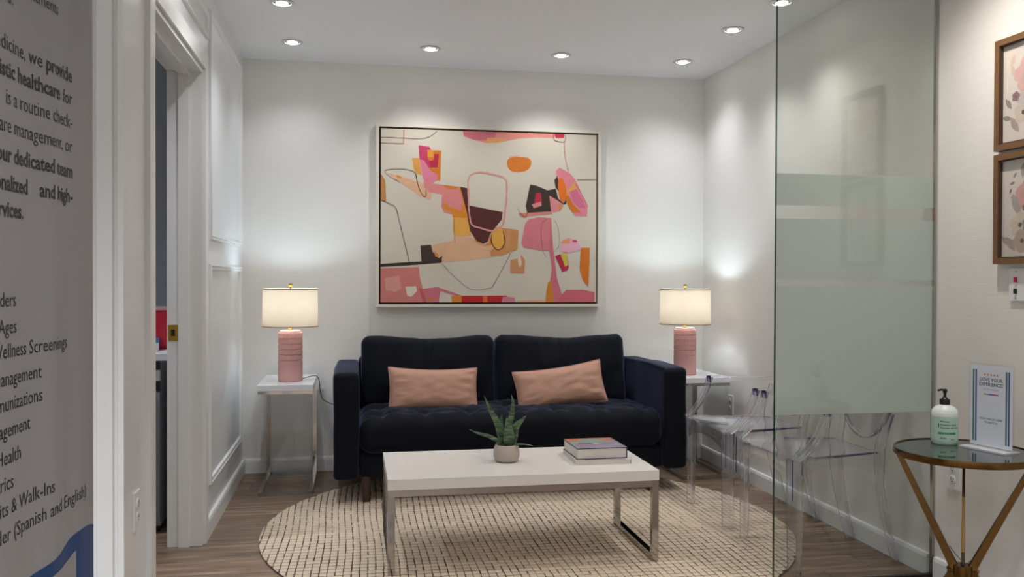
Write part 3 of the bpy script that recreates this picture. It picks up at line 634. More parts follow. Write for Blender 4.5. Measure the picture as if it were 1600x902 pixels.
# ================================================================== clear chairs
def chair_proto(label, loc, rz):
    r = thing('clear_chair', label, 'chair', loc, rz, 'clear acrylic armchairs along the right wall')
    # local: +x front, y side; front corners (0.23, +-0.265), back corners (-0.205, +-0.165)
    zs = 0.462
    def yw(x): return 0.165 + (x + 0.205) / 0.435 * 0.10
    bm = bmesh.new(); N, Q = 12, 12; top, bot = [], []
    for i in range(N + 1):
        x = -0.205 + 0.435 * i / N; a, b = [], []
        for j in range(Q + 1):
            v = j / Q * 2 - 1; dish = -0.012 * (1 - v * v) * math.sin(PI * i / N); lip = 0.004 * (abs(v) ** 8)
            a.append(bm.verts.new((x, v * yw(x), zs + dish + lip))); b.append(bm.verts.new((x, v * yw(x), zs - 0.007 + dish)))
        top.append(a); bot.append(b)
    for i in range(N):
        for j in range(Q): bm.faces.new((top[i][j], top[i + 1][j], top[i + 1][j + 1], top[i][j + 1])); bm.faces.new((bot[i][j], bot[i][j + 1], bot[i + 1][j + 1], bot[i + 1][j]))
    obj('seat', bm, M_CLEAR, r, 'all', fix=False)
    bm = bmesh.new()                                                  # side and back rims, seen end-on as violet lines
    for s in (-1, 1): sweep(bm, [(-0.205, s * 0.166, zs - 0.002), (0.02, s * yw(0.02), zs - 0.002)], rect(0.004, 0.007), (0, 0, 1))
    sweep(bm, [(-0.206, -0.166, zs - 0.002), (-0.206, 0.166, zs - 0.002)], rect(0.003, 0.004), (0, 0, 1))
    e = obj('seat_rim', bm, M_EDGE, r); e['label'] = 'violet tinted seat rim'
    bm = bmesh.new()                                                  # arched front skirt
    n = 16; A, B = [], []
    for i in range(n + 1):
        v = i / n * 2 - 1; y = v * 0.235; A.append((0.228, y, zs - 0.008)); B.append((0.222, y, zs - 0.055 - 0.055 * abs(v) ** 2.5))
    va = [bm.verts.new(p) for p in A]; vb = [bm.verts.new(p) for p in B]; va2 = [bm.verts.new((p[0] - 0.006, p[1], p[2])) for p in A]; vb2 = [bm.verts.new((p[0] - 0.006, p[1], p[2])) for p in B]
    for i in range(n):
        bm.faces.new((va[i], va[i + 1], vb[i + 1], vb[i])); bm.faces.new((va2[i], vb2[i], vb2[i + 1], va2[i + 1])); bm.faces.new((vb[i], vb[i + 1], vb2[i + 1], vb2[i]))
    obj('front_skirt', bm, M_CLEAR, r, 'all')
    for s in (-1, 1):                                                 # side skirts
        bm = bmesh.new(); va, vb = [], []
        for i in range(13):
            x = -0.19 + 0.40 * i / 12; u = i / 12 * 2 - 1; va.append(bm.verts.new((x, s * (yw(x) - 0.006), zs - 0.008))); vb.append(bm.verts.new((x, s * (yw(x) - 0.010), zs - 0.045 - 0.05 * abs(u) ** 2.5)))
        for i in range(12): bm.faces.new((va[i], va[i + 1], vb[i + 1], vb[i]))
        obj('side_skirt', bm, M_CLEAR, r, 'all')
    def chan(k=1.0):                                                  # L-shaped moulded section
        a, t = 0.025 * k, 0.0075
        return [(-a, -a), (a, -a), (a, -a + t), (-a + t, -a + t), (-a + t, a), (-a, a)]
    for s in (-1, 1):
        bm = bmesh.new(); c = [(a * (-s), b) for a, b in chan()]
        sweep(bm, [(0.206, s * 0.239, zs - 0.004), (0.206, s * 0.239, 0.25), (0.206, s * 0.239, 0.0)], c, (1, 0, 0), [1.0, 0.92, 0.80]); g = obj('leg', bm, M_CLEAR2, r)
        bm = bmesh.new(); sweep(bm, [(0.2285, s * 0.2635, zs), (0.2285, s * 0.2635, 0.30)], rect(0.003, 0.003), (1, 0, 0)); sweep(bm, [(0.19, s * 0.2655, zs), (0.19, s * 0.2655, 0.40)], rect(0.002, 0.003), (1, 0, 0)); obj('leg_edge', bm, M_EDGE, g)
        bm = bmesh.new(); P = smooth_path([(-0.285, s * 0.165, 0.0), (-0.245, s * 0.162, 0.15), (-0.212, s * 0.160, 0.32), (-0.205, s * 0.160, 0.455), (-0.222, s * 0.165, 0.56), (-0.240, s * 0.172, 0.63)], 4)
        c = [(a * (-s), b) for a, b in chan(0.95)]
        sweep(bm, P, c, (1, 0, 0), [0.62 + 0.38 * min(1, i / 12) for i in range(len(P))]); obj('leg', bm, M_CLEAR2, r)
        bm = bmesh.new()                                              # arm: swept up from the front corner, then level to the back
        P = smooth_path([(0.212, s * 0.262, zs + 0.002), (0.175, s * 0.266, zs + 0.030), (0.130, s * 0.270, zs + 0.085), (0.098, s * 0.273, zs + 0.150), (0.082, s * 0.275, zs + 0.203)], 5)
        c = [(-0.018, -0.006), (0.018, -0.006), (0.018, 0.006), (-0.018, 0.006)]
        c = [(-0.020, -0.010), (0.020, -0.010), (0.020, 0.010), (0.014, 0.010), (0.014, -0.004), (-0.014, -0.004), (-0.014, 0.010), (-0.020, 0.010)]
        sweep(bm, P, c, (1, 0, 0.6)); ar = obj('arm', bm, M_CLEAR2, r)
        bm = bmesh.new(); P = smooth_path([(0.086, s * 0.275, zs + 0.200), (-0.03, s * 0.266, zs + 0.194), (-0.14, s * 0.232, zs + 0.194), (-0.228, s * 0.186, zs + 0.20)], 5)
        sweep(bm, P, rect(0.036, 0.018), (0, 0, 1)); obj('armrest', bm, M_CLEAR2, ar)
        bm = bmesh.new(); x, y, z = 0.089, s * 0.275, zs + 0.201
        bx(bm, x - 0.003, x + 0.003, y - 0.021, y - 0.015, z - 0.026, z + 0.006); bx(bm, x - 0.003, x + 0.003, y + 0.015, y + 0.021, z - 0.026, z + 0.006); bx(bm, x - 0.003, x + 0.003, y - 0.015, y + 0.015, z, z + 0.006)
        e = obj('arm_tip', bm, M_EDGE, ar); e['label'] = 'violet tinted arm tip'
    bm = bmesh.new(); C0 = Vector((-0.262, 0, 0.725)); n = 40; lean = math.radians(9)
    def ov(a, k=1.0, d=0.0):
        y, z = 0.198 * k * math.cos(a), 0.232 * k * math.sin(a); return C0 + Vector((-z * math.sin(lean) * 0.55 + d * math.cos(lean) + 0.02 * (1 - k * k) * -1, y, z * math.cos(lean)))
    rings = []
    for d in (0.0, 0.006):
        rr = [[bm.verts.new(ov(2 * PI * i / n, k, d)) for i in range(n)] for k in (0.95, 0.7, 0.4, 0.15)]
        for q in range(3):
            for i in range(n): bm.faces.new((rr[q][i], rr[q][(i + 1) % n], rr[q + 1][(i + 1) % n], rr[q + 1][i]))
        bm.faces.new(rr[3])
    obj('backrest', bm, M_CLEAR, r, 'all')
    bm = bmesh.new(); sweep(bm, [ov(2 * PI * i / n, 0.975, 0.003) for i in range(n)], rect(0.010, 0.016), (1, 0, 0), None, True); obj('back_frame', bm, M_CLEAR2, r, 'all')
    bm = bmesh.new(); sweep(bm, [ov(2 * PI * i / n, 1.005, 0.003) for i in range(n)], rect(0.0014, 0.012), (1, 0, 0), None, True); obj('back_frame_edge', bm, M_EDGE, r, 'all')
    return r
ch = chair_proto('clear acrylic armchair nearer the end table, seen beside the glass edge', (1.945, 4.134, 0), PI)
dup(ch, (1.950, 3.505, 0), PI, 'clear acrylic armchair nearer the viewer, half behind the glass partition')

# ================================================================== painting
M_FRAMEW = mat('off_white_frame', (222, 214, 200), 0.45); M_GAP = mat('dark_floater_gap', (66, 54, 44), 0.7)
pa = thing('painting', 'large abstract painting in pink, orange and brown on the back wall', 'painting', (0.845, YB, 1.567))
hw, hh, fw = 0.712, 0.563, 0.018
for nm, b in (('frame_rail', (-hw, hw, -0.055, -0.001, hh - fw, hh)), ('frame_rail', (-hw, hw, -0.055, -0.001, -hh, -hh + fw)), ('frame_rail', (-hw, -hw + fw, -0.055, -0.001, -hh + fw, hh - fw)), ('frame_rail', (hw - fw, hw, -0.055, -0.001, -hh + fw, hh - fw))):
    box_obj(nm, *b, M_FRAMEW, pa, 0.0015)
box_obj('backing', -hw + fw, hw - fw, -0.012, -0.002, -hh + fw, hh - fw, M_GAP, pa)
g = 0.011; cx, cz = hw - fw - g, hh - fw - g
box_obj('canvas', -cx, cx, -0.048, -0.012, -cz, cz, mat('cream_canvas', (208, 199, 182), 0.7, var=0.05, scale=4, bump=0.15, bscale=120), pa)
# canvas coordinates: four corners of the drawing grid
TL, TR, BL, BR = (68, 55), (1063, 85), (68, 852), (1063, 852)
def cv(px, py):
    u = (px - 68) / 995.0; top = 55 + 30 * u; v = (py - top) / (852 - top)
    return (max(-cx, min(cx, (2 * u - 1) * cx)), max(-cz, min(cz, (1 - 2 * v) * cz)))
_pk = {}
def paint(rgb):
    if rgb not in _pk: _pk[rgb] = mat('oil_paint', rgb, 0.55, var=0.10, scale=14, bump=0.25, bscale=60)
    return _pk[rgb]
MP = Matrix(((1, 0, 0, 0), (0, 0, -1, 0), (0, 1, 0, 0), (0, 0, 0, 1)))   # drawing plane to wall plane
lay = [0]
def patch(rgb, pts, curve=0):
    lay[0] += 1; P = [cv(*p) for p in pts]
    if curve:
        Q = [Vector((p[0], p[1], 0)) for p in P]; n = len(Q); out = []
        for i in range(n):
            p0, p1, p2, p3 = Q[i - 1], Q[i], Q[(i + 1) % n], Q[(i + 2) % n]
            for k in range(4):
                t = k / 4; v = 0.5 * ((2 * p1) + (p2 - p0) * t + (2 * p0 - 5 * p1 + 4 * p2 - p3) * t * t + (3 * p1 - p0 - 3 * p2 + p3) * t ** 3)
                out.append((max(-cx, min(cx, v.x)), max(-cz, min(cz, v.y))))
        P = out
    bm = bmesh.new(); poly(bm, P, 0.0481 + lay[0] * 0.00003, MP); obj('paint_patch', bm, paint(rgb), pa, fix=False)
def stroke(rgb, pts, wpx):
    lay[0] += 1; P = smooth_path([(*cv(*p), 0) for p in pts], 5); w = wpx * 2 * cx / 995 / 2; bm = bmesh.new(); L = []
    for i, p in enumerate(P):
        t = (P[min(i + 1, len(P) - 1)] - P[max(i - 1, 0)]).normalized(); n = Vector((-t.y, t.x, 0)); k = w * (0.8 + 0.5 * noise.noise(p * 30)); z = 0.0481 + lay[0] * 0.00003
        L.append((bm.verts.new(MP @ Vector((p.x + n.x * k, p.y + n.y * k, z))), bm.verts.new(MP @ Vector((p.x - n.x * k, p.y - n.y * k, z)))))
    for a, b in zip(L, L[1:]): bm.faces.new((a[0], b[0], b[1], a[1]))
    obj('brush_line', bm, paint(rgb), pa, fix=False)
PINK, SALM, ORG, TAN, PEACH, MAR, DRK, CRIM, MAG = (212, 122, 128), (222, 140, 130), (208, 116, 28), (200, 138, 82), (219, 172, 136), (82, 28, 26), (58, 42, 34), (186, 36, 64), (196, 52, 96)
patch(SALM, [(436, 55), (870, 70), (862, 98), (780, 96), (700, 100), (640, 112), (600, 120), (545, 122), (480, 106), (440, 90)])
patch((206, 112, 124), [(436, 55), (590, 60), (585, 95), (545, 110), (480, 106), (440, 90)]); patch((226, 156, 104), [(545, 98), (610, 96), (650, 108), (600, 120), (545, 122)])
patch(CRIM, [(862, 75), (910, 78), (908, 98), (868, 98)])
patch((224, 160, 150), [(645, 182), (700, 178), (690, 192), (650, 196)]); patch(ORG, [(638, 215), (648, 193), (680, 185), (730, 187), (752, 202), (748, 230), (728, 248), (690, 256), (655, 247)], 1)
patch(ORG, [(275, 155), (338, 157), (334, 295), (300, 292), (270, 250)]); patch(MAG, [(235, 132), (285, 140), (292, 155), (276, 155), (278, 195), (320, 235), (285, 235), (240, 198)])
patch((222, 150, 40), [(275, 154), (302, 154), (302, 186), (276, 184)]); patch((178, 26, 60), [(284, 205), (303, 200), (306, 172), (327, 173), (322, 234), (290, 232)])
patch((218, 150, 70), [(207, 192), (238, 190), (250, 270), (225, 262), (212, 235)]); patch((218, 124, 148), [(240, 196), (262, 203), (275, 225), (292, 250), (322, 268), (318, 294), (300, 306), (262, 300), (252, 270)])
patch(PEACH, [(90, 258), (140, 270), (220, 295), (256, 305), (270, 338), (296, 350), (290, 385), (240, 366), (180, 320), (130, 285)]); patch((216, 142, 56), [(135, 268), (152, 272), (162, 284), (140, 282)])
patch((216, 132, 130), [(258, 300), (320, 310), (440, 325), (452, 400), (460, 440), (400, 452), (350, 440), (338, 410), (342, 358), (285, 348), (262, 325)])
patch(ORG, [(345, 314), (414, 322), (405, 335), (362, 331)]); patch((214, 130, 32), [(345, 400), (362, 395), (372, 414), (410, 424), (428, 432), (432, 405), (448, 412), (458, 470), (392, 466), (385, 440), (352, 425)])
patch((226, 166, 76), [(393, 462), (458, 466), (478, 546), (402, 549), (390, 520)])
patch(PEACH, [(290, 592), (390, 570), (402, 548), (474, 552), (520, 588), (560, 580), (600, 610), (660, 618), (640, 633), (480, 658), (336, 669), (318, 640), (300, 612)])
patch((214, 132, 44), [(418, 322), (428, 322), (462, 470), (505, 574), (532, 590), (556, 578), (560, 545), (575, 590), (530, 594), (495, 575), (455, 470)])
patch(MAR, [(424, 322), (456, 328), (468, 408), (620, 438), (616, 472), (562, 540), (552, 574), (530, 584), (500, 570), (470, 525), (455, 440)])
patch(TAN, [(600, 508), (695, 520), (690, 610), (620, 636), (565, 640), (562, 615), (590, 600)]); patch((206, 146, 92), [(640, 515), (660, 517), (655, 600), (636, 615)])
patch((224, 164, 66), [(568, 535), (585, 512), (605, 508), (622, 526), (628, 575), (610, 608), (582, 606), (567, 575)], 1)
patch((200, 140, 96), [(657, 658), (695, 650), (710, 634), (725, 660), (722, 720), (656, 718)]); patch((226, 200, 176), [(690, 655), (704, 640), (710, 680), (698, 692)])
patch(DRK, [(245, 592), (292, 588), (300, 620), (328, 650), (344, 636), (340, 668), (250, 672)]); patch((46, 34, 28), [(68, 676), (150, 670), (250, 664), (344, 660), (338, 671), (200, 682), (68, 690)]); patch((214, 140, 60), [(305, 615), (325, 632), (328, 646), (312, 640)])
patch((206, 122, 116), [(68, 697), (238, 690), (243, 740), (256, 790), (322, 784), (330, 852), (68, 852)]); patch((216, 150, 138), [(85, 740), (150, 730), (160, 790), (130, 805), (90, 795)]); patch((218, 208, 190), [(178, 780), (226, 778), (230, 800), (205, 826), (186, 822)])
patch((196, 88, 92), [(238, 785), (256, 792), (276, 852), (256, 852)]); patch((200, 110, 122), [(258, 790), (322, 782), (440, 824), (428, 828), (335, 800), (328, 852), (280, 852)]); patch(ORG, [(275, 836), (306, 828), (300, 842), (278, 845)])
patch((216, 128, 36), [(385, 823), (432, 820), (432, 852), (388, 852)]); patch((190, 18, 26), [(432, 822), (640, 822), (640, 852), (432, 852)]); patch((214, 96, 40), [(530, 822), (552, 822), (550, 852), (530, 852)]); patch((208, 124, 146), [(624, 826), (676, 830), (682, 852), (615, 852)]); patch((222, 160, 130), [(690, 846), (830, 840), (830, 852), (690, 852)])
patch((216, 132, 116), [(695, 444), (850, 434), (852, 446), (740, 456), (722, 466), (700, 455)])
patch(DRK, [(748, 312), (775, 316), (830, 338), (868, 330), (880, 375), (905, 398), (922, 375), (918, 400), (895, 405), (840, 370), (848, 435), (735, 442), (727, 410)]); patch(CRIM, [(775, 352), (798, 350), (804, 396), (778, 410), (768, 390)]); patch((222, 134, 136), [(755, 402), (798, 390), (803, 408), (765, 420)])
patch((222, 138, 140), [(838, 362), (862, 375), (905, 402), (890, 432), (855, 439), (845, 420)]); patch((216, 142, 80), [(880, 402), (908, 402), (892, 430), (884, 428)])
patch((222, 128, 146), [(868, 250), (886, 234), (935, 260), (962, 290), (1000, 370), (1022, 408), (1018, 456), (962, 456), (935, 420), (905, 360), (876, 292)]); patch((222, 158, 92), [(908, 352), (958, 300), (972, 330), (918, 362)])
patch(ORG, [(908, 362), (930, 362), (950, 400), (990, 440), (948, 440), (928, 412)]); patch((206, 108, 138), [(935, 345), (965, 332), (1000, 385), (1010, 418), (980, 420), (955, 395)]); patch(DRK, [(862, 292), (876, 272), (882, 300), (884, 345), (868, 325)])
patch((228, 112, 22), [(882, 286), (898, 282), (914, 312), (919, 360), (906, 391), (890, 380), (880, 330)], 1)
patch(PINK, [(740, 472), (790, 461), (848, 466), (856, 616), (790, 612), (720, 600), (708, 580), (724, 495)]); patch((202, 110, 124), [(846, 468), (858, 610), (876, 740), (905, 835), (870, 852), (830, 852), (842, 760), (852, 700), (840, 615)])
patch((204, 100, 114), [(868, 852), (890, 826), (920, 796), (1000, 795), (1056, 806), (1056, 852)]); patch((208, 128, 34), [(834, 760), (850, 752), (862, 852), (822, 852), (826, 800)])
patch((226, 168, 188), [(896, 570), (930, 557), (975, 568), (990, 610), (930, 626), (891, 616)]); patch((226, 152, 100), [(895, 572), (937, 556), (936, 582), (900, 583)]); patch((196, 40, 36), [(950, 568), (970, 568), (970, 576), (950, 576)])
patch((178, 30, 66), [(867, 640), (922, 622), (932, 692), (925, 706), (900, 712)]); patch((206, 186, 70), [(892, 632), (922, 625), (928, 682), (915, 690)])
patch((210, 112, 22), [(990, 602), (1033, 602), (1030, 690), (1026, 782), (1000, 750), (984, 700)]); patch((190, 130, 70), [(68, 262), (86, 292), (92, 388), (68, 384)])
BR_, BK = (120, 74, 60), (70, 56, 48)
stroke((218, 148, 144), [(462, 330), (460, 298), (472, 268), (512, 255), (562, 262), (615, 275), (637, 300), (638, 370), (628, 458), (618, 498), (575, 524), (520, 512), (478, 495), (466, 440), (462, 380), (462, 330)], 9)
stroke((92, 40, 24), [(566, 540), (570, 580), (590, 608), (614, 606), (630, 575), (622, 525)], 5)
for (c, p, w) in ((BK, [(230, 300), (222, 262), (190, 245), (130, 242), (85, 250), (105, 275), (150, 300)], 2.6), (BK, [(222, 262), (235, 320), (252, 358), (268, 366), (270, 335)], 3), (BK, [(70, 385), (110, 402), (135, 420), (150, 480), (170, 560), (195, 665)], 3.2), (BK, [(340, 672), (400, 735), (460, 785), (505, 795), (570, 785)], 1.8),
                  (BK, [(570, 785), (600, 735), (640, 660), (656, 628)], 2.2), (BR_, [(68, 96), (160, 99), (230, 103), (280, 95), (318, 68)], 2.5), (BR_, [(68, 122), (165, 126)], 2.5), ((190, 120, 104), [(170, 62), (168, 130)], 5), ((190, 120, 100), [(908, 112), (912, 180), (928, 250)], 4), (BR_, [(970, 289), (1062, 289)], 3),
                  (BR_, [(832, 468), (805, 490), (800, 540), (808, 610), (825, 646)], 2.2), (BK, [(865, 475), (882, 520), (885, 590), (862, 620)], 1.6), (BK, [(690, 420), (700, 440), (725, 460), (735, 440)], 2.4), (BR_, [(856, 78), (862, 108), (908, 115), (915, 82)], 3), ((190, 110, 80), [(965, 310), (1000, 370), (1020, 408)], 3), (BK, [(396, 466), (398, 548), (400, 580)], 1.5)):
    stroke(c, p, w)

# ================================================================== floral pictures on the right wall
M_FW = mat('walnut_frame', (114, 82, 52), 0.4, var=0.2, scale=20, stretch=(10, 10, 1)); M_FIN = mat('dark_frame_lip', (70, 48, 32), 0.5); M_MATB = mat('cream_paper', (222, 212, 202), 0.7)
MX = Matrix(((0, 0, -1, 0), (-1, 0, 0, 0), (0, 1, 0, 0), (0, 0, 0, 1)))  # picture (x right, y up) -> faces -X; right of picture = -Y
def flower_print(parent, seed, items):
    for k, (kind, x, y, s, rgb, rot) in enumerate(items):
        bm = bmesh.new(); z = 0.0121 + 0.00004 * k
        if kind == 'flower':
            for q in range(5):
                a = rot + q * 2 * PI / 5; c = Vector((x + math.cos(a) * s * 0.55, y + math.sin(a) * s * 0.55, 0))
                pts = [(c.x + s * 0.52 * (1 + 0.10 * math.sin(3 * t + seed + q)) * math.cos(t) , c.y + s * 0.46 * math.sin(t)) for t in [2 * PI * i / 14 for i in range(14)]]
                poly(bm, pts, z + q * 0.000006, MX)
            o = obj('printed_flower', bm, mat('petal_ink', rgb, 0.7, var=0.16, scale=30), parent, fix=False)
            bm = bmesh.new(); poly(bm, [(x + s * 0.2 * math.cos(t), y + s * 0.2 * math.sin(t)) for t in [2 * PI * i / 10 for i in range(10)]], z + 0.00004, MX); obj('flower_centre', bm, mat('centre_ink', (100, 78, 84), 0.7), o, fix=False)
        else:
            d = Vector((math.cos(rot), math.sin(rot))); n = Vector((-d.y, d.x)); pts = []
            for i in range(13):
                t = i / 12; pts.append((x + d.x * s * t + n.x * s * 0.2 * math.sin(PI * t), y + d.y * s * t + n.y * s * 0.2 * math.sin(PI * t)))
            for i in range(11, 0, -1):
                t = i / 12; pts.append((x + d.x * s * t - n.x * s * 0.2 * math.sin(PI * t), y + d.y * s * t - n.y * s * 0.2 * math.sin(PI * t)))
            poly(bm, pts, z, MX); obj('printed_leaf', bm, mat('leaf_ink', rgb, 0.7, var=0.15, scale=40), parent, fix=False)
def framed(label, z0, z1, items, seed):
    hz = (z1 - z0) / 2; hy = 0.152
    r = thing('framed_picture', label, 'picture', (XR, 2.79 - hy, (z0 + z1) / 2), 0, 'floral prints on the right wall')
    w = 0.022
    for b in ((-hy, hy, hz - w, hz), (-hy, hy, -hz, -hz + w), (-hy, -hy + w, -hz + w, hz - w), (hy - w, hy, -hz + w, hz - w)):
        box_obj('frame_rail', -0.028, -0.001, b[0], b[1], b[2], b[3], M_FW, r, 0.004)
    v = w + 0.004
    for b in ((-hy + w, hy - w, hz - v, hz - w), (-hy + w, hy - w, -hz + w, -hz + v), (-hy + w, -hy + v, -hz + v, hz - v), (hy - v, hy - w, -hz + v, hz - v)):
        box_obj('frame_lip', -0.024, -0.012, b[0], b[1], b[2], b[3], M_FIN, r)
    pp = box_obj('print', -0.012, -0.001, -hy + w, hy - w, -hz + w, hz - w, M_MATB, r)
    flower_print(pp, seed, items)
    box_obj('glazing', -0.0145, -0.0135, -hy + v, hy - v, -hz + v, hz - v, thin_clear('picture_glass', (0.985, 0.985, 0.985), 1.0, 0.01), r)
PKF, GRL, TPL = (216, 176, 168), (150, 140, 130), (178, 156, 148)
it1 = [('leaf', -0.09, 0.09, 0.05, (222, 196, 180), 1.2), ('leaf', -0.07, 0.05, 0.05, (206, 190, 176), 1.9), ('leaf', -0.085, -0.055, 0.05, GRL, 2.2), ('leaf', -0.085, -0.09, 0.045, GRL, 2.9), ('leaf', -0.05, -0.14, 0.07, TPL, 2.2), ('leaf', -0.02, -0.145, 0.06, GRL, 1.2), ('leaf', 0.05, -0.13, 0.07, TPL, 0.9), ('leaf', 0.08, -0.06, 0.05, GRL, 0.6), ('leaf', 0.03, 0.11, 0.06, GRL, 1.6),
       ('flower', -0.03, -0.075, 0.042, (214, 198, 182), 0.2), ('flower', 0.04, -0.07, 0.045, (208, 192, 184), 0.7), ('flower', -0.02, -0.025, 0.038, (204, 194, 188), 0.9), ('flower', 0.06, -0.01, 0.035, (222, 204, 188), 0.3), ('flower', -0.01, 0.055, 0.062, PKF, 0.5), ('flower', -0.065, -0.015, 0.018, (150, 112, 112), 0.1), ('flower', 0.07, 0.06, 0.04, (226, 190, 176), 0.2)]
it2 = [('leaf', -0.075, 0.105, 0.025, GRL, 0.8), ('leaf', -0.09, 0.085, 0.025, GRL, 0.2), ('leaf', -0.09, 0.05, 0.022, (130, 96, 94), 1.2), ('leaf', -0.085, 0.035, 0.02, (130, 96, 94), 0.4), ('leaf', -0.03, 0.10, 0.055, (164, 154, 146), 1.5), ('leaf', -0.04, -0.03, 0.09, (176, 168, 168), 2.0), ('leaf', -0.015, -0.03, 0.075, (168, 160, 162), 1.3), ('leaf', -0.09, -0.13, 0.05, TPL, 2.4), ('leaf', -0.06, -0.15, 0.07, (176, 156, 140), 2.3), ('leaf', 0.03, -0.14, 0.07, GRL, 0.6), ('leaf', 0.07, -0.05, 0.06, GRL, 1.0),
       ('flower', -0.04, -0.06, 0.045, (216, 200, 180), 0.3), ('flower', -0.03, -0.115, 0.042, (186, 164, 148), 0.7), ('flower', 0.05, -0.10, 0.042, (200, 184, 180), 0.4), ('flower', 0.0, -0.06, 0.03, (150, 142, 148), 0.2), ('flower', 0.0, 0.045, 0.058, (216, 164, 158), 0.4), ('flower', 0.075, 0.02, 0.035, (222, 190, 180), 0.1), ('flower', -0.015, 0.0, 0.014, (140, 116, 116), 0.3)]
framed('framed pink flower print, the upper of two on the right wall', 1.640, 2.032, it1, 1)
framed('framed pink flower print, the lower of two on the right wall', 1.240, 1.628, it2, 2)
# call plate
cp = thing('call_plate', 'white wall plate with red and black switches below the floral pictures', 'switch', (XR, 2.672, 1.168))
box_obj('plate', -0.008, -0.0005, -0.06, 0.06, -0.056, 0.056, M_PLASTIC, cp, 0.002)
box_obj('red_switch', -0.013, -0.008, 0.022, 0.034, 0.008, 0.026, mat('red_button', (190, 24, 60), 0.4), cp, 0.001)['label'] = 'red rocker switch'
box_obj('black_switch', -0.013, -0.008, 0.022, 0.034, -0.032, -0.014, M_BLACK, cp, 0.001)['label'] = 'black rocker switch'
for z in (0.045, -0.048):
    bm = bmesh.new(); lathe(bm, [(0.0, 0), (0.003, 0), (0.002, 0.0015), (0, 0.0018)], 10); bmesh.ops.transform(bm, matrix=Matrix.Translation((-0.008, 0.028, z)) @ Matrix.Rotation(-PI / 2, 4, 'Y'), verts=bm.verts); obj('screw', bm, M_CHROME, cp)

# outlets
def outlet(label, x, y, z, sg, proto=[None]):
    r = thing('wall_outlet', label, 'outlet', (x, y, z), 0 if sg < 0 else PI, 'white wall outlets')
    box_obj('plate', -0.007, -0.0004, -0.036, 0.036, -0.058, 0.058, M_PLASTIC, r, 0.002)
    for zz in (0.021, -0.021):
        bm = bmesh.new(); lathe(bm, [(0.0, 0), (0.0165, 0), (0.0165, 0.0025), (0.0155, 0.003), (0.0, 0.003)], 20); bmesh.ops.transform(bm, matrix=Matrix.Translation((-0.007, 0, zz)) @ Matrix.Rotation(-PI / 2, 4, 'Y'), verts=bm.verts); s = obj('socket', bm, M_PLASTIC, r, True)
        bm = bmesh.new(); bx(bm, -0.0106, -0.0099, -0.0075, -0.0050, zz - 0.002, zz + 0.008); bx(bm, -0.0106, -0.0099, 0.0050, 0.0075, zz - 0.002, zz + 0.008); bx(bm, -0.0106, -0.0099, -0.0025, 0.0025, zz - 0.010, zz - 0.006); obj('slots', bm, M_BLACK, s)
outlet('white wall outlet on the right wall behind the brass side table', XR, 3.018, 0.438, -1)
outlet('white wall outlet on the right wall behind the far clear chair', XR, 5.05, 0.415, -1)
outlet('white wall outlet on the left wall strip beside the doorway', XL, 2.852, 0.468, 1)

# ================================================================== brass side table
sx, sy, sh, sr = 1.985, 2.59, 0.62, 0.214
st = thing('side_table', 'round brass side table with dark glass top by the right wall', 'table', (sx, sy, 0))
bm = bmesh.new(); lathe(bm, [(0.0, sh - 0.008), (sr - 0.006, sh - 0.008), (sr - 0.006, sh), (0.0, sh)], 64); obj('glass_top', bm, M_SMOKE, st, True)
bm = bmesh.new(); lathe(bm, [(sr - 0.012, sh - 0.0195), (sr, sh - 0.0195), (sr + 0.003, sh - 0.012), (sr + 0.001, sh + 0.003), (sr - 0.0055, sh + 0.003), (sr - 0.0055, sh - 0.0085), (sr - 0.012, sh - 0.0085), (sr - 0.012, sh - 0.0195)], 72)
for f in [f for f in bm.faces if len(f.verts) > 4]: bm.faces.remove(f)
obj('rim', bm, M_AGED, st, True)
va = math.atan2(-sy, -sx)                                             # legs: one away from the doorway side, two toward it
hubz = 0.225
for k, a in enumerate((va - PI / 2 * 1.02, va + PI / 2 * 1.02, va + PI)):
    d = Vector((math.cos(a), math.sin(a), 0)); tp = d * (sr - 0.012)
    if k == 2: tp = d * 0.16
    bm = bmesh.new(); P = smooth_path([tp + Vector((0, 0, sh - 0.0195)), d * 0.040 + Vector((0, 0, hubz + 0.035)), d * 0.030 + Vector((0, 0, hubz)), d * 0.040 + Vector((0, 0, hubz - 0.035)), d * 0.17 + Vector((0, 0, 0.0))], 4)
    n = len(P); sc = [0.50 + 0.62 * (1 - min(1, abs(i - n / 2) / (n / 2))) for i in range(n)]
    ww = 0.029 if k < 2 else 0.015
    sweep(bm, P, [(-ww / 2, -ww / 2), (0, -ww * 0.62), (ww / 2, -ww / 2), (ww / 2, ww / 2), (0, ww * 0.62), (-ww / 2, ww / 2)], (math.cos(a), math.sin(a), 0.2), sc); obj('leg', bm, M_AGED, st, True)
bm = bmesh.new(); lathe(bm, [(0.0, hubz - 0.02), (0.030, hubz - 0.02), (0.031, hubz), (0.030, hubz + 0.016), (0.0, hubz + 0.016)], 24); obj('hub', bm, M_AGED, st, True)
bm = bmesh.new(); lathe(bm, [(0.0, 0.0), (0.004, 0.0), (0.004, 0.04)], 8, (0, 0, hubz + 0.016)); 
sweep(bm, smooth_path([(-0.035, 0.02, hubz + 0.075), (-0.02, 0.01, hubz + 0.05), (0.0, -0.012, hubz + 0.022), (0.02, -0.008, hubz + 0.03), (0.03, 0.0, hubz + 0.018)], 5), circ(0.0013, 6), (0, 0, 1)); obj('twist_tie', bm, M_CORD, st)

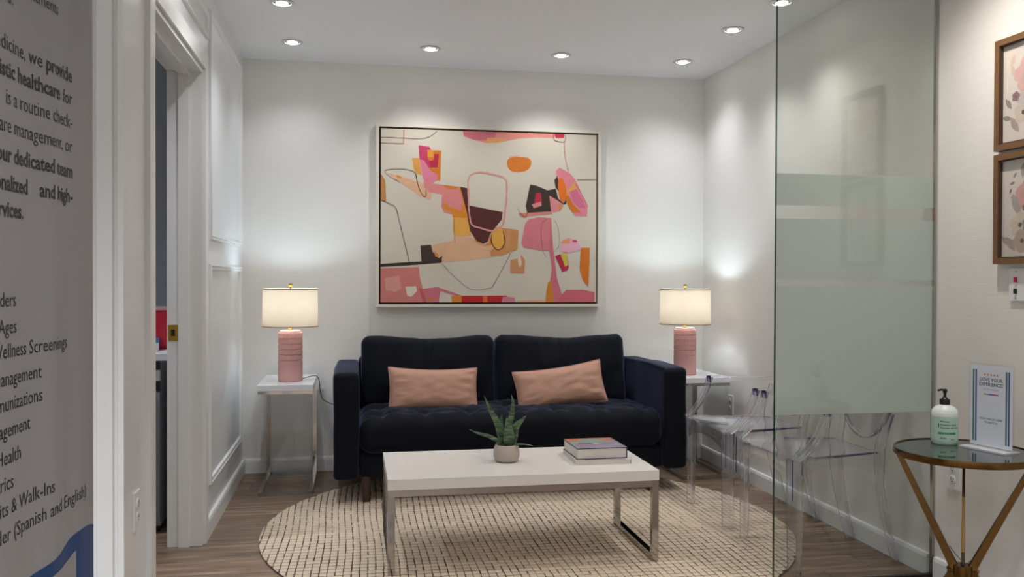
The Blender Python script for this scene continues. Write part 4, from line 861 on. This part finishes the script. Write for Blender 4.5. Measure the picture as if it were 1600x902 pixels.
# soap bottle
TOP = sh + 0.0002
M_SOAPB = mat('cloudy_green_plastic', (186, 214, 196), 0.35); M_SOAPB.node_tree.nodes['Principled BSDF'].inputs['Subsurface Weight'].default_value = 0.3; M_SOAPB.node_tree.nodes['Principled BSDF'].inputs['Subsurface Radius'].default_value = (0.02, 0.03, 0.02)
M_SOAPT = mat('cloudy_white_plastic', (218, 224, 220), 0.35)
sb = thing('sanitizer_bottle', 'cloudy green sanitizer pump bottle with black pump on the brass side table', 'bottle', (2.005, 2.715, TOP), 0)
bm = bmesh.new(); lathe(bm, [(0.0, 0.0), (0.038, 0.0), (0.0425, 0.005), (0.0430, 0.02), (0.0430, 0.096)], 40); obj('body', bm, M_SOAPB, sb, True)
bm = bmesh.new(); lathe(bm, [(0.0430, 0.096), (0.0428, 0.104), (0.040, 0.116), (0.030, 0.127), (0.019, 0.132), (0.015, 0.135), (0.0, 0.135)], 40); s_ = obj('shoulder', bm, M_SOAPT, sb, True); s_['label'] = 'whiter shoulder above the liquid'
bm = bmesh.new(); lathe(bm, [(0.0, 0.134), (0.0165, 0.134), (0.0165, 0.152), (0.011, 0.154), (0.0085, 0.158), (0.006, 0.160), (0.0, 0.160)], 24); c_ = obj('pump_collar', bm, M_BLACK, sb, True)
bm = bmesh.new(); lathe(bm, [(0.0, 0.158), (0.005, 0.158), (0.0045, 0.172), (0.007, 0.176), (0.008, 0.186), (0.0, 0.189)], 16); sweep(bm, [(0.0, 0.0, 0.184), (-0.006, 0.010, 0.184), (-0.012, 0.020, 0.180)], circ(0.0036, 8), (0, 0, 1)); obj('pump_head', bm, M_BLACK, sb, True)
M_INK = mat('dark_green_ink', (36, 74, 66), 0.5); M_BAND = mat('green_label_band', (40, 140, 92), 0.5); M_INK2 = mat('black_ink', (24, 24, 26), 0.5)
fa = math.atan2(-2.715, -2.005) + 0.12
def wrap(r, a0):                                                     # wraps (arc length, height) round the bottle
    return lambda co: Vector((r * math.cos(a0 + co.x / r), r * math.sin(a0 + co.x / r), co.y))
def band(nm, x0, x1, z0, z1, m, par, r, a0):
    bm = bmesh.new(); n = 10; f = wrap(r, a0); A = [bm.verts.new(f(Vector((x0 + (x1 - x0) * i / n, z0, 0)))) for i in range(n + 1)]; B = [bm.verts.new(f(Vector((x0 + (x1 - x0) * i / n, z1, 0)))) for i in range(n + 1)]
    for i in range(n): bm.faces.new((A[i], A[i + 1], B[i + 1], B[i]))
    return obj(nm, bm, m, par, fix=False)
r_ = 0.04315
lb_ = band('label', -0.026, 0.042, 0.014, 0.092, M_SOAPB, sb, 0.0431, fa)
band('label_band', -0.026, 0.034, 0.036, 0.0435, M_BAND, lb_, r_, fa); band('label_mark', -0.026, -0.0225, 0.060, 0.073, M_INK, lb_, r_, fa)
for (tx, sz, x, z) in (('McKesson', 0.0075, -0.018, 0.078), ('Premium Hand', 0.0092, -0.018, 0.066), ('Sanitizer with Aloe', 0.0088, -0.018, 0.0565), ('Aloe', 0.010, -0.018, 0.021), ('18 fl oz', 0.005, 0.014, 0.018)):
    me = text_obj('lettering', tx, sz, M_INK, lb_, None, 0.95, 0.0002, 'LEFT', (lambda co, x=x, z=z: wrap(0.0433, fa)(Vector((co.x + x, co.y + z, 0)))))

# review sign in an acrylic holder
sg_a = math.atan2(2.496 - 2.672, 2.105 - 2.062)
sgn = thing('review_sign', 'white review sign with green and blue stripes in a clear stand on the side table', 'sign', (2.080, 2.585, TOP), sg_a)
# local: x along the sign (left to right seen from the front), front = -y
sw, shh = 0.083, 0.285
M_PAPER = mat('sign_paper', (238, 243, 250), 0.6)
pp = box_obj('paper', -sw + 0.006, sw - 0.006, -0.0006, 0.0006, 0.010, shh - 0.006, M_PAPER, sgn)
M_HOLD = thin_clear('holder_acrylic', (0.985, 0.985, 0.99), 1.0, 0.02)
box_obj('holder_front', -sw, sw, -0.0030, -0.0012, 0.006, shh, M_HOLD, sgn); box_obj('holder_back', -sw, sw, 0.0012, 0.0030, 0.006, shh, M_HOLD, sgn)
box_obj('holder_foot', -sw, sw, -0.045, 0.030, 0.0, 0.005, mat('frosty_acrylic_foot', (206, 208, 214), 0.15), sgn, 0.001)
ML = lambda x, z: Matrix.Translation((x, -0.0008, z)) @ Matrix.Rotation(PI / 2, 4, 'X')
def rectp(nm, x0, x1, z0, z1, m): return box_obj(nm, x0, x1, -0.00085, -0.0006, z0, z1, m, pp)
M_GRN, M_BLU = mat('green_stripe', (44, 112, 92), 0.5), mat('blue_stripe', (44, 84, 150), 0.5)
for sx_ in (-1, 1):
    a, b = (-0.066, -0.055) if sx_ < 0 else (0.055, 0.066)
    rectp('stripe', a - 0.002, a + 0.0035, 0.022, shh - 0.022, M_GRN); rectp('stripe', b - 0.0035, b + 0.002, 0.022, shh - 0.022, M_BLU)
M_ORS = mat('orange_star', (226, 140, 60), 0.5)
for i in range(5):
    bm = bmesh.new(); poly(bm, [((0.0052 if k % 2 == 0 else 0.0022) * math.sin(k * PI / 5) + (i - 2) * 0.0115, (0.0052 if k % 2 == 0 else 0.0022) * math.cos(k * PI / 5)) for k in range(10)], 0, ML(0, 0.248)); obj('star', bm, M_ORS, pp, fix=False)
M_TXT = mat('sign_green_ink', (40, 92, 82), 0.5); M_TXG = mat('sign_grey_ink', (150, 156, 166), 0.5); M_TXD = mat('sign_dark_ink', (60, 66, 76), 0.5)
for (tx, sz, z, m_, bo) in (('LOVE YOUR', 0.0165, 0.226, M_TXT, 0.0003), ('EXPERIENCE?', 0.0165, 0.210, M_TXT, 0.0003), ('LET US KNOW!', 0.0095, 0.196, M_TXG, 0), ('SCAN THE QR CODE', 0.0095, 0.098, M_TXD, 0.0001), ('TO RATE US', 0.0095, 0.086, M_TXD, 0.0001)):
    text_obj('lettering', tx, sz, m_, pp, ML(0, z), 0.92, bo, 'CENTER')
for i, c in enumerate(((226, 170, 40), (44, 100, 190), (196, 50, 56))): rectp('colour_bar', -0.027 + i * 0.018, -0.009 + i * 0.018, 0.181, 0.185, mat('bar_ink', c, 0.5))

# ================================================================== roll-up banner
M_BAN = mat('banner_vinyl', (140, 140, 143), 0.5); M_BINK = mat('banner_ink', (30, 30, 33), 0.5); M_BWAVE = mat('banner_blue', (8, 58, 112), 0.45); M_ALU = mat('aluminium', (150, 150, 152), 0.3, 1.0)
bd, bnrm = Vector((-0.1045, -0.9945, 0)), Vector((0.9945, -0.1045, 0))
BW, BH = 0.84, 2.03
bn = thing('roll_up_banner', 'tall grey roll-up banner with black text and blue wave at far left', 'banner', (-0.555, 2.03, 0))
def ripple(t, z): return 0.010 * math.exp(-((t - 0.205) / 0.055) ** 2) + 0.004 * math.sin(t * 17 + 1) + 0.003 * math.sin(t * 9 + z)
def bpt(t, z, off=0.0): q = bd * t + bnrm * (ripple(t, z) * min(1, t * 12) + off); return Vector((q.x, q.y, z))
bm = bmesh.new(); N = 60; cols = []
for i in range(N + 1):
    t = BW * i / N; cols.append([(bm.verts.new(bpt(t, z)), bm.verts.new(bpt(t, z, -0.0012))) for z in [0.08 + (BH - 0.08) * k / 12 for k in range(13)]])
for a, b in zip(cols, cols[1:]):
    for k in range(12): bm.faces.new((a[k][0], b[k][0], b[k + 1][0], a[k + 1][0])); bm.faces.new((a[k][1], a[k + 1][1], b[k + 1][1], b[k][1]))
sheet = obj('banner_sheet', bm, M_BAN, bn, 'all')
for nm, z0, z1, wd in (('base_housing', 0.0, 0.09, 0.05), ('top_rail', BH - 0.01, BH + 0.015, 0.008)):
    bm = bmesh.new(); Mb = Matrix(((bd.x, bnrm.x, 0, 0), (bd.y, bnrm.y, 0, 0), (0, 0, 1, 0), (0, 0, 0, 1))); bx(bm, 0.0, BW, -wd, wd, z0, z1, Mb); bevel(bm, 0.006); obj(nm, bm, M_ALU, bn)
def btext(body, t_right, z, size, bold=0.0, sx=0.92):
    me = text_mesh(body, size, sx, bold, 'LEFT'); xs = [v.co.x for v in me.vertices]; xm = max(xs)
    for v in me.vertices: t = t_right + (xm - v.co.x); v.co = bpt(t, z + v.co.y, 0.0008)
    me.materials.clear(); me.materials.append(M_BINK); o = bpy.data.objects.new('text_line', me); COL.objects.link(o); o.parent = sheet
    return t_right + (xm - min(xs))
S = 0.0385
btext('s!', 0.345, 1.661, 0.040); btext('appointments', 0.177, 1.694, 0.033)
e_ = btext('provide', 0.111, 1.577, S, 0.0009, 0.98); btext('medicine, we', e_ + 0.012, 1.577, S, 0, 1.0)
e_ = btext('for', 0.111, 1.531, S); btext('holistic healthcare', e_ + 0.016, 1.531, S, 0.0009, 0.98)
btext("is a routine check-", 0.111, 1.484, S); btext('care management, or', 0.111, 1.435, S); btext('our dedicated team', 0.111, 1.384, S, 0.0009, 0.98)
e_ = btext('and high-', 0.111, 1.334, S, 0.0009, 0.98); btext('personalized', e_ + 0.04, 1.334, S, 0.0009, 0.98); btext('services.', 0.307, 1.288, S, 0.0009, 0.98)
for (tx, t, z) in (('Providers', 0.339, 1.131), ('All Ages', 0.337, 1.084), ('Wellness Screenings', 0.140, 1.042), ('Management', 0.246, 0.994), ('Immunizations', 0.244, 0.950), ('Management', 0.285, 0.904), ('Health', 0.322, 0.857), ('Pediatrics', 0.352, 0.812), ('Visits & Walk-Ins', 0.205, 0.768), ('Provider (Spanish and English)', 0.049, 0.722)):
    btext(tx, t, z, 0.0365, 0.0, 1.0 if len(tx) > 22 else 0.95)
def bstrip(nm, tops, zb, m, off):
    P = smooth_path([(t, z, 0) for t, z in tops], 6); bm = bmesh.new(); A = [bm.verts.new(bpt(p.x, p.y, off)) for p in P]; B = [bm.verts.new(bpt(p.x, zb, off)) for p in P]
    for i in range(len(P) - 1): bm.faces.new((A[i], A[i + 1], B[i + 1], B[i]))
    return obj(nm, bm, m, sheet, fix=False)
bstrip('blue_wave', [(0.0005, 0.648), (0.036, 0.656), (0.085, 0.658), (0.125, 0.655), (0.160, 0.645), (0.20, 0.636), (0.28, 0.632), (0.40, 0.632), (0.60, 0.645), (0.839, 0.66)], 0.10, M_BWAVE, 0.0006)
bstrip('white_card', [(0.103, 0.622), (0.118, 0.621), (0.134, 0.616), (0.17, 0.610), (0.22, 0.606), (0.30, 0.604)], 0.42, M_BAN, 0.0012)

# ================================================================== exam room behind the doorway
M_STEEL = mat('brushed_steel', (150, 150, 154), 0.42, 0.5, bump=0.1, bscale=3, stretch=(200, 200, 1)); M_CAB = mat('grey_cabinet', (128, 130, 134), 0.5); M_COUNT = mat('white_counter', (220, 222, 224), 0.35)
fr = thing('undercounter_fridge', 'steel undercounter fridge with ribbed door seen through the doorway', 'fridge', (-1.13, 4.27, 0))
box_obj('body', -0.25, 0.25, 0.02, 0.5, 0.03, 0.80, M_CAB, fr); box_obj('plinth', -0.24, 0.24, 0.03, 0.48, 0.0, 0.03, M_BLACK, fr)
box_obj('door', -0.25, 0.25, 0.0, 0.019, 0.05, 0.655, M_STEEL, fr, 0.004)
for x in (0.19, 0.222): box_obj('door_rib', x, x + 0.010, -0.012, 0.0, 0.06, 0.645, M_STEEL, fr, 0.003)
box_obj('control_strip', -0.25, 0.25, -0.002, 0.019, 0.66, 0.700, M_BLACK, fr); box_obj('drawer_front', -0.25, 0.25, -0.004, 0.019, 0.705, 0.755, M_PLASTIC, fr, 0.002); box_obj('dark_gap', -0.25, 0.25, 0.004, 0.019, 0.757, 0.798, M_BLACK, fr)
ctp = box_obj('counter', -1.40, -0.83, 4.24, 4.80, 0.801, 0.832, M_COUNT); tag(ctp, 'white counter slab over the steel fridge in the exam room', 'counter')
M_REDS = mat('sharps_red', (196, 34, 56), 0.4)
shp = thing('sharps_container', 'red sharps container standing on the exam room counter', 'container', (-0.935, 4.55, 0.8325))
bm = bmesh.new(); lathe(bm, [(0.0, 0), (0.06, 0), (0.075, 0.19), (0.0, 0.19)], 4); bmesh.ops.rotate(bm, cent=(0, 0, 0), matrix=Matrix.Rotation(PI / 4, 3, 'Z'), verts=bm.verts); obj('tub', bm, M_REDS, shp)
box_obj('lid', -0.057, 0.057, -0.057, 0.057, 0.1905, 0.205, mat('clear_lid', (200, 150, 156), 0.3), shp, 0.003)
tr = thing('wall_tray', 'dark brown tray box standing in front of the red container', 'box', (-0.985, 4.43, 0.8325))
box_obj('tray', -0.06, 0.035, -0.04, 0.04, 0.085, 0.15, mat('dark_brown_plastic', (70, 46, 52), 0.5), tr, 0.004); box_obj('stand', -0.03, 0.01, -0.02, 0.02, 0.0, 0.085, M_CAB, tr); box_obj('blue_contents', -0.05, 0.02, -0.03, 0.03, 0.15, 0.16, mat('blue_packets', (60, 110, 180), 0.5), tr)
for (x, y, c, lab) in ((-0.955, 4.33, (150, 90, 150), 'small clear vial with purple cap on the exam room counter'), (-0.905, 4.31, (40, 150, 210), 'small clear vial with blue cap on the exam room counter')):
    v = thing('vial', lab, 'vial', (x, y, 0.8325), 0, 'capped vials on the exam room counter')
    bm = bmesh.new(); lathe(bm, [(0.0, 0), (0.014, 0), (0.014, 0.045), (0.0, 0.045)], 16); obj('tube', bm, M_PLASTIC, v, True); bm = bmesh.new(); lathe(bm, [(0.0, 0.0455), (0.0145, 0.0455), (0.0145, 0.066), (0.0, 0.066)], 16); obj('cap', bm, mat('vial_cap', c, 0.4), v, True)
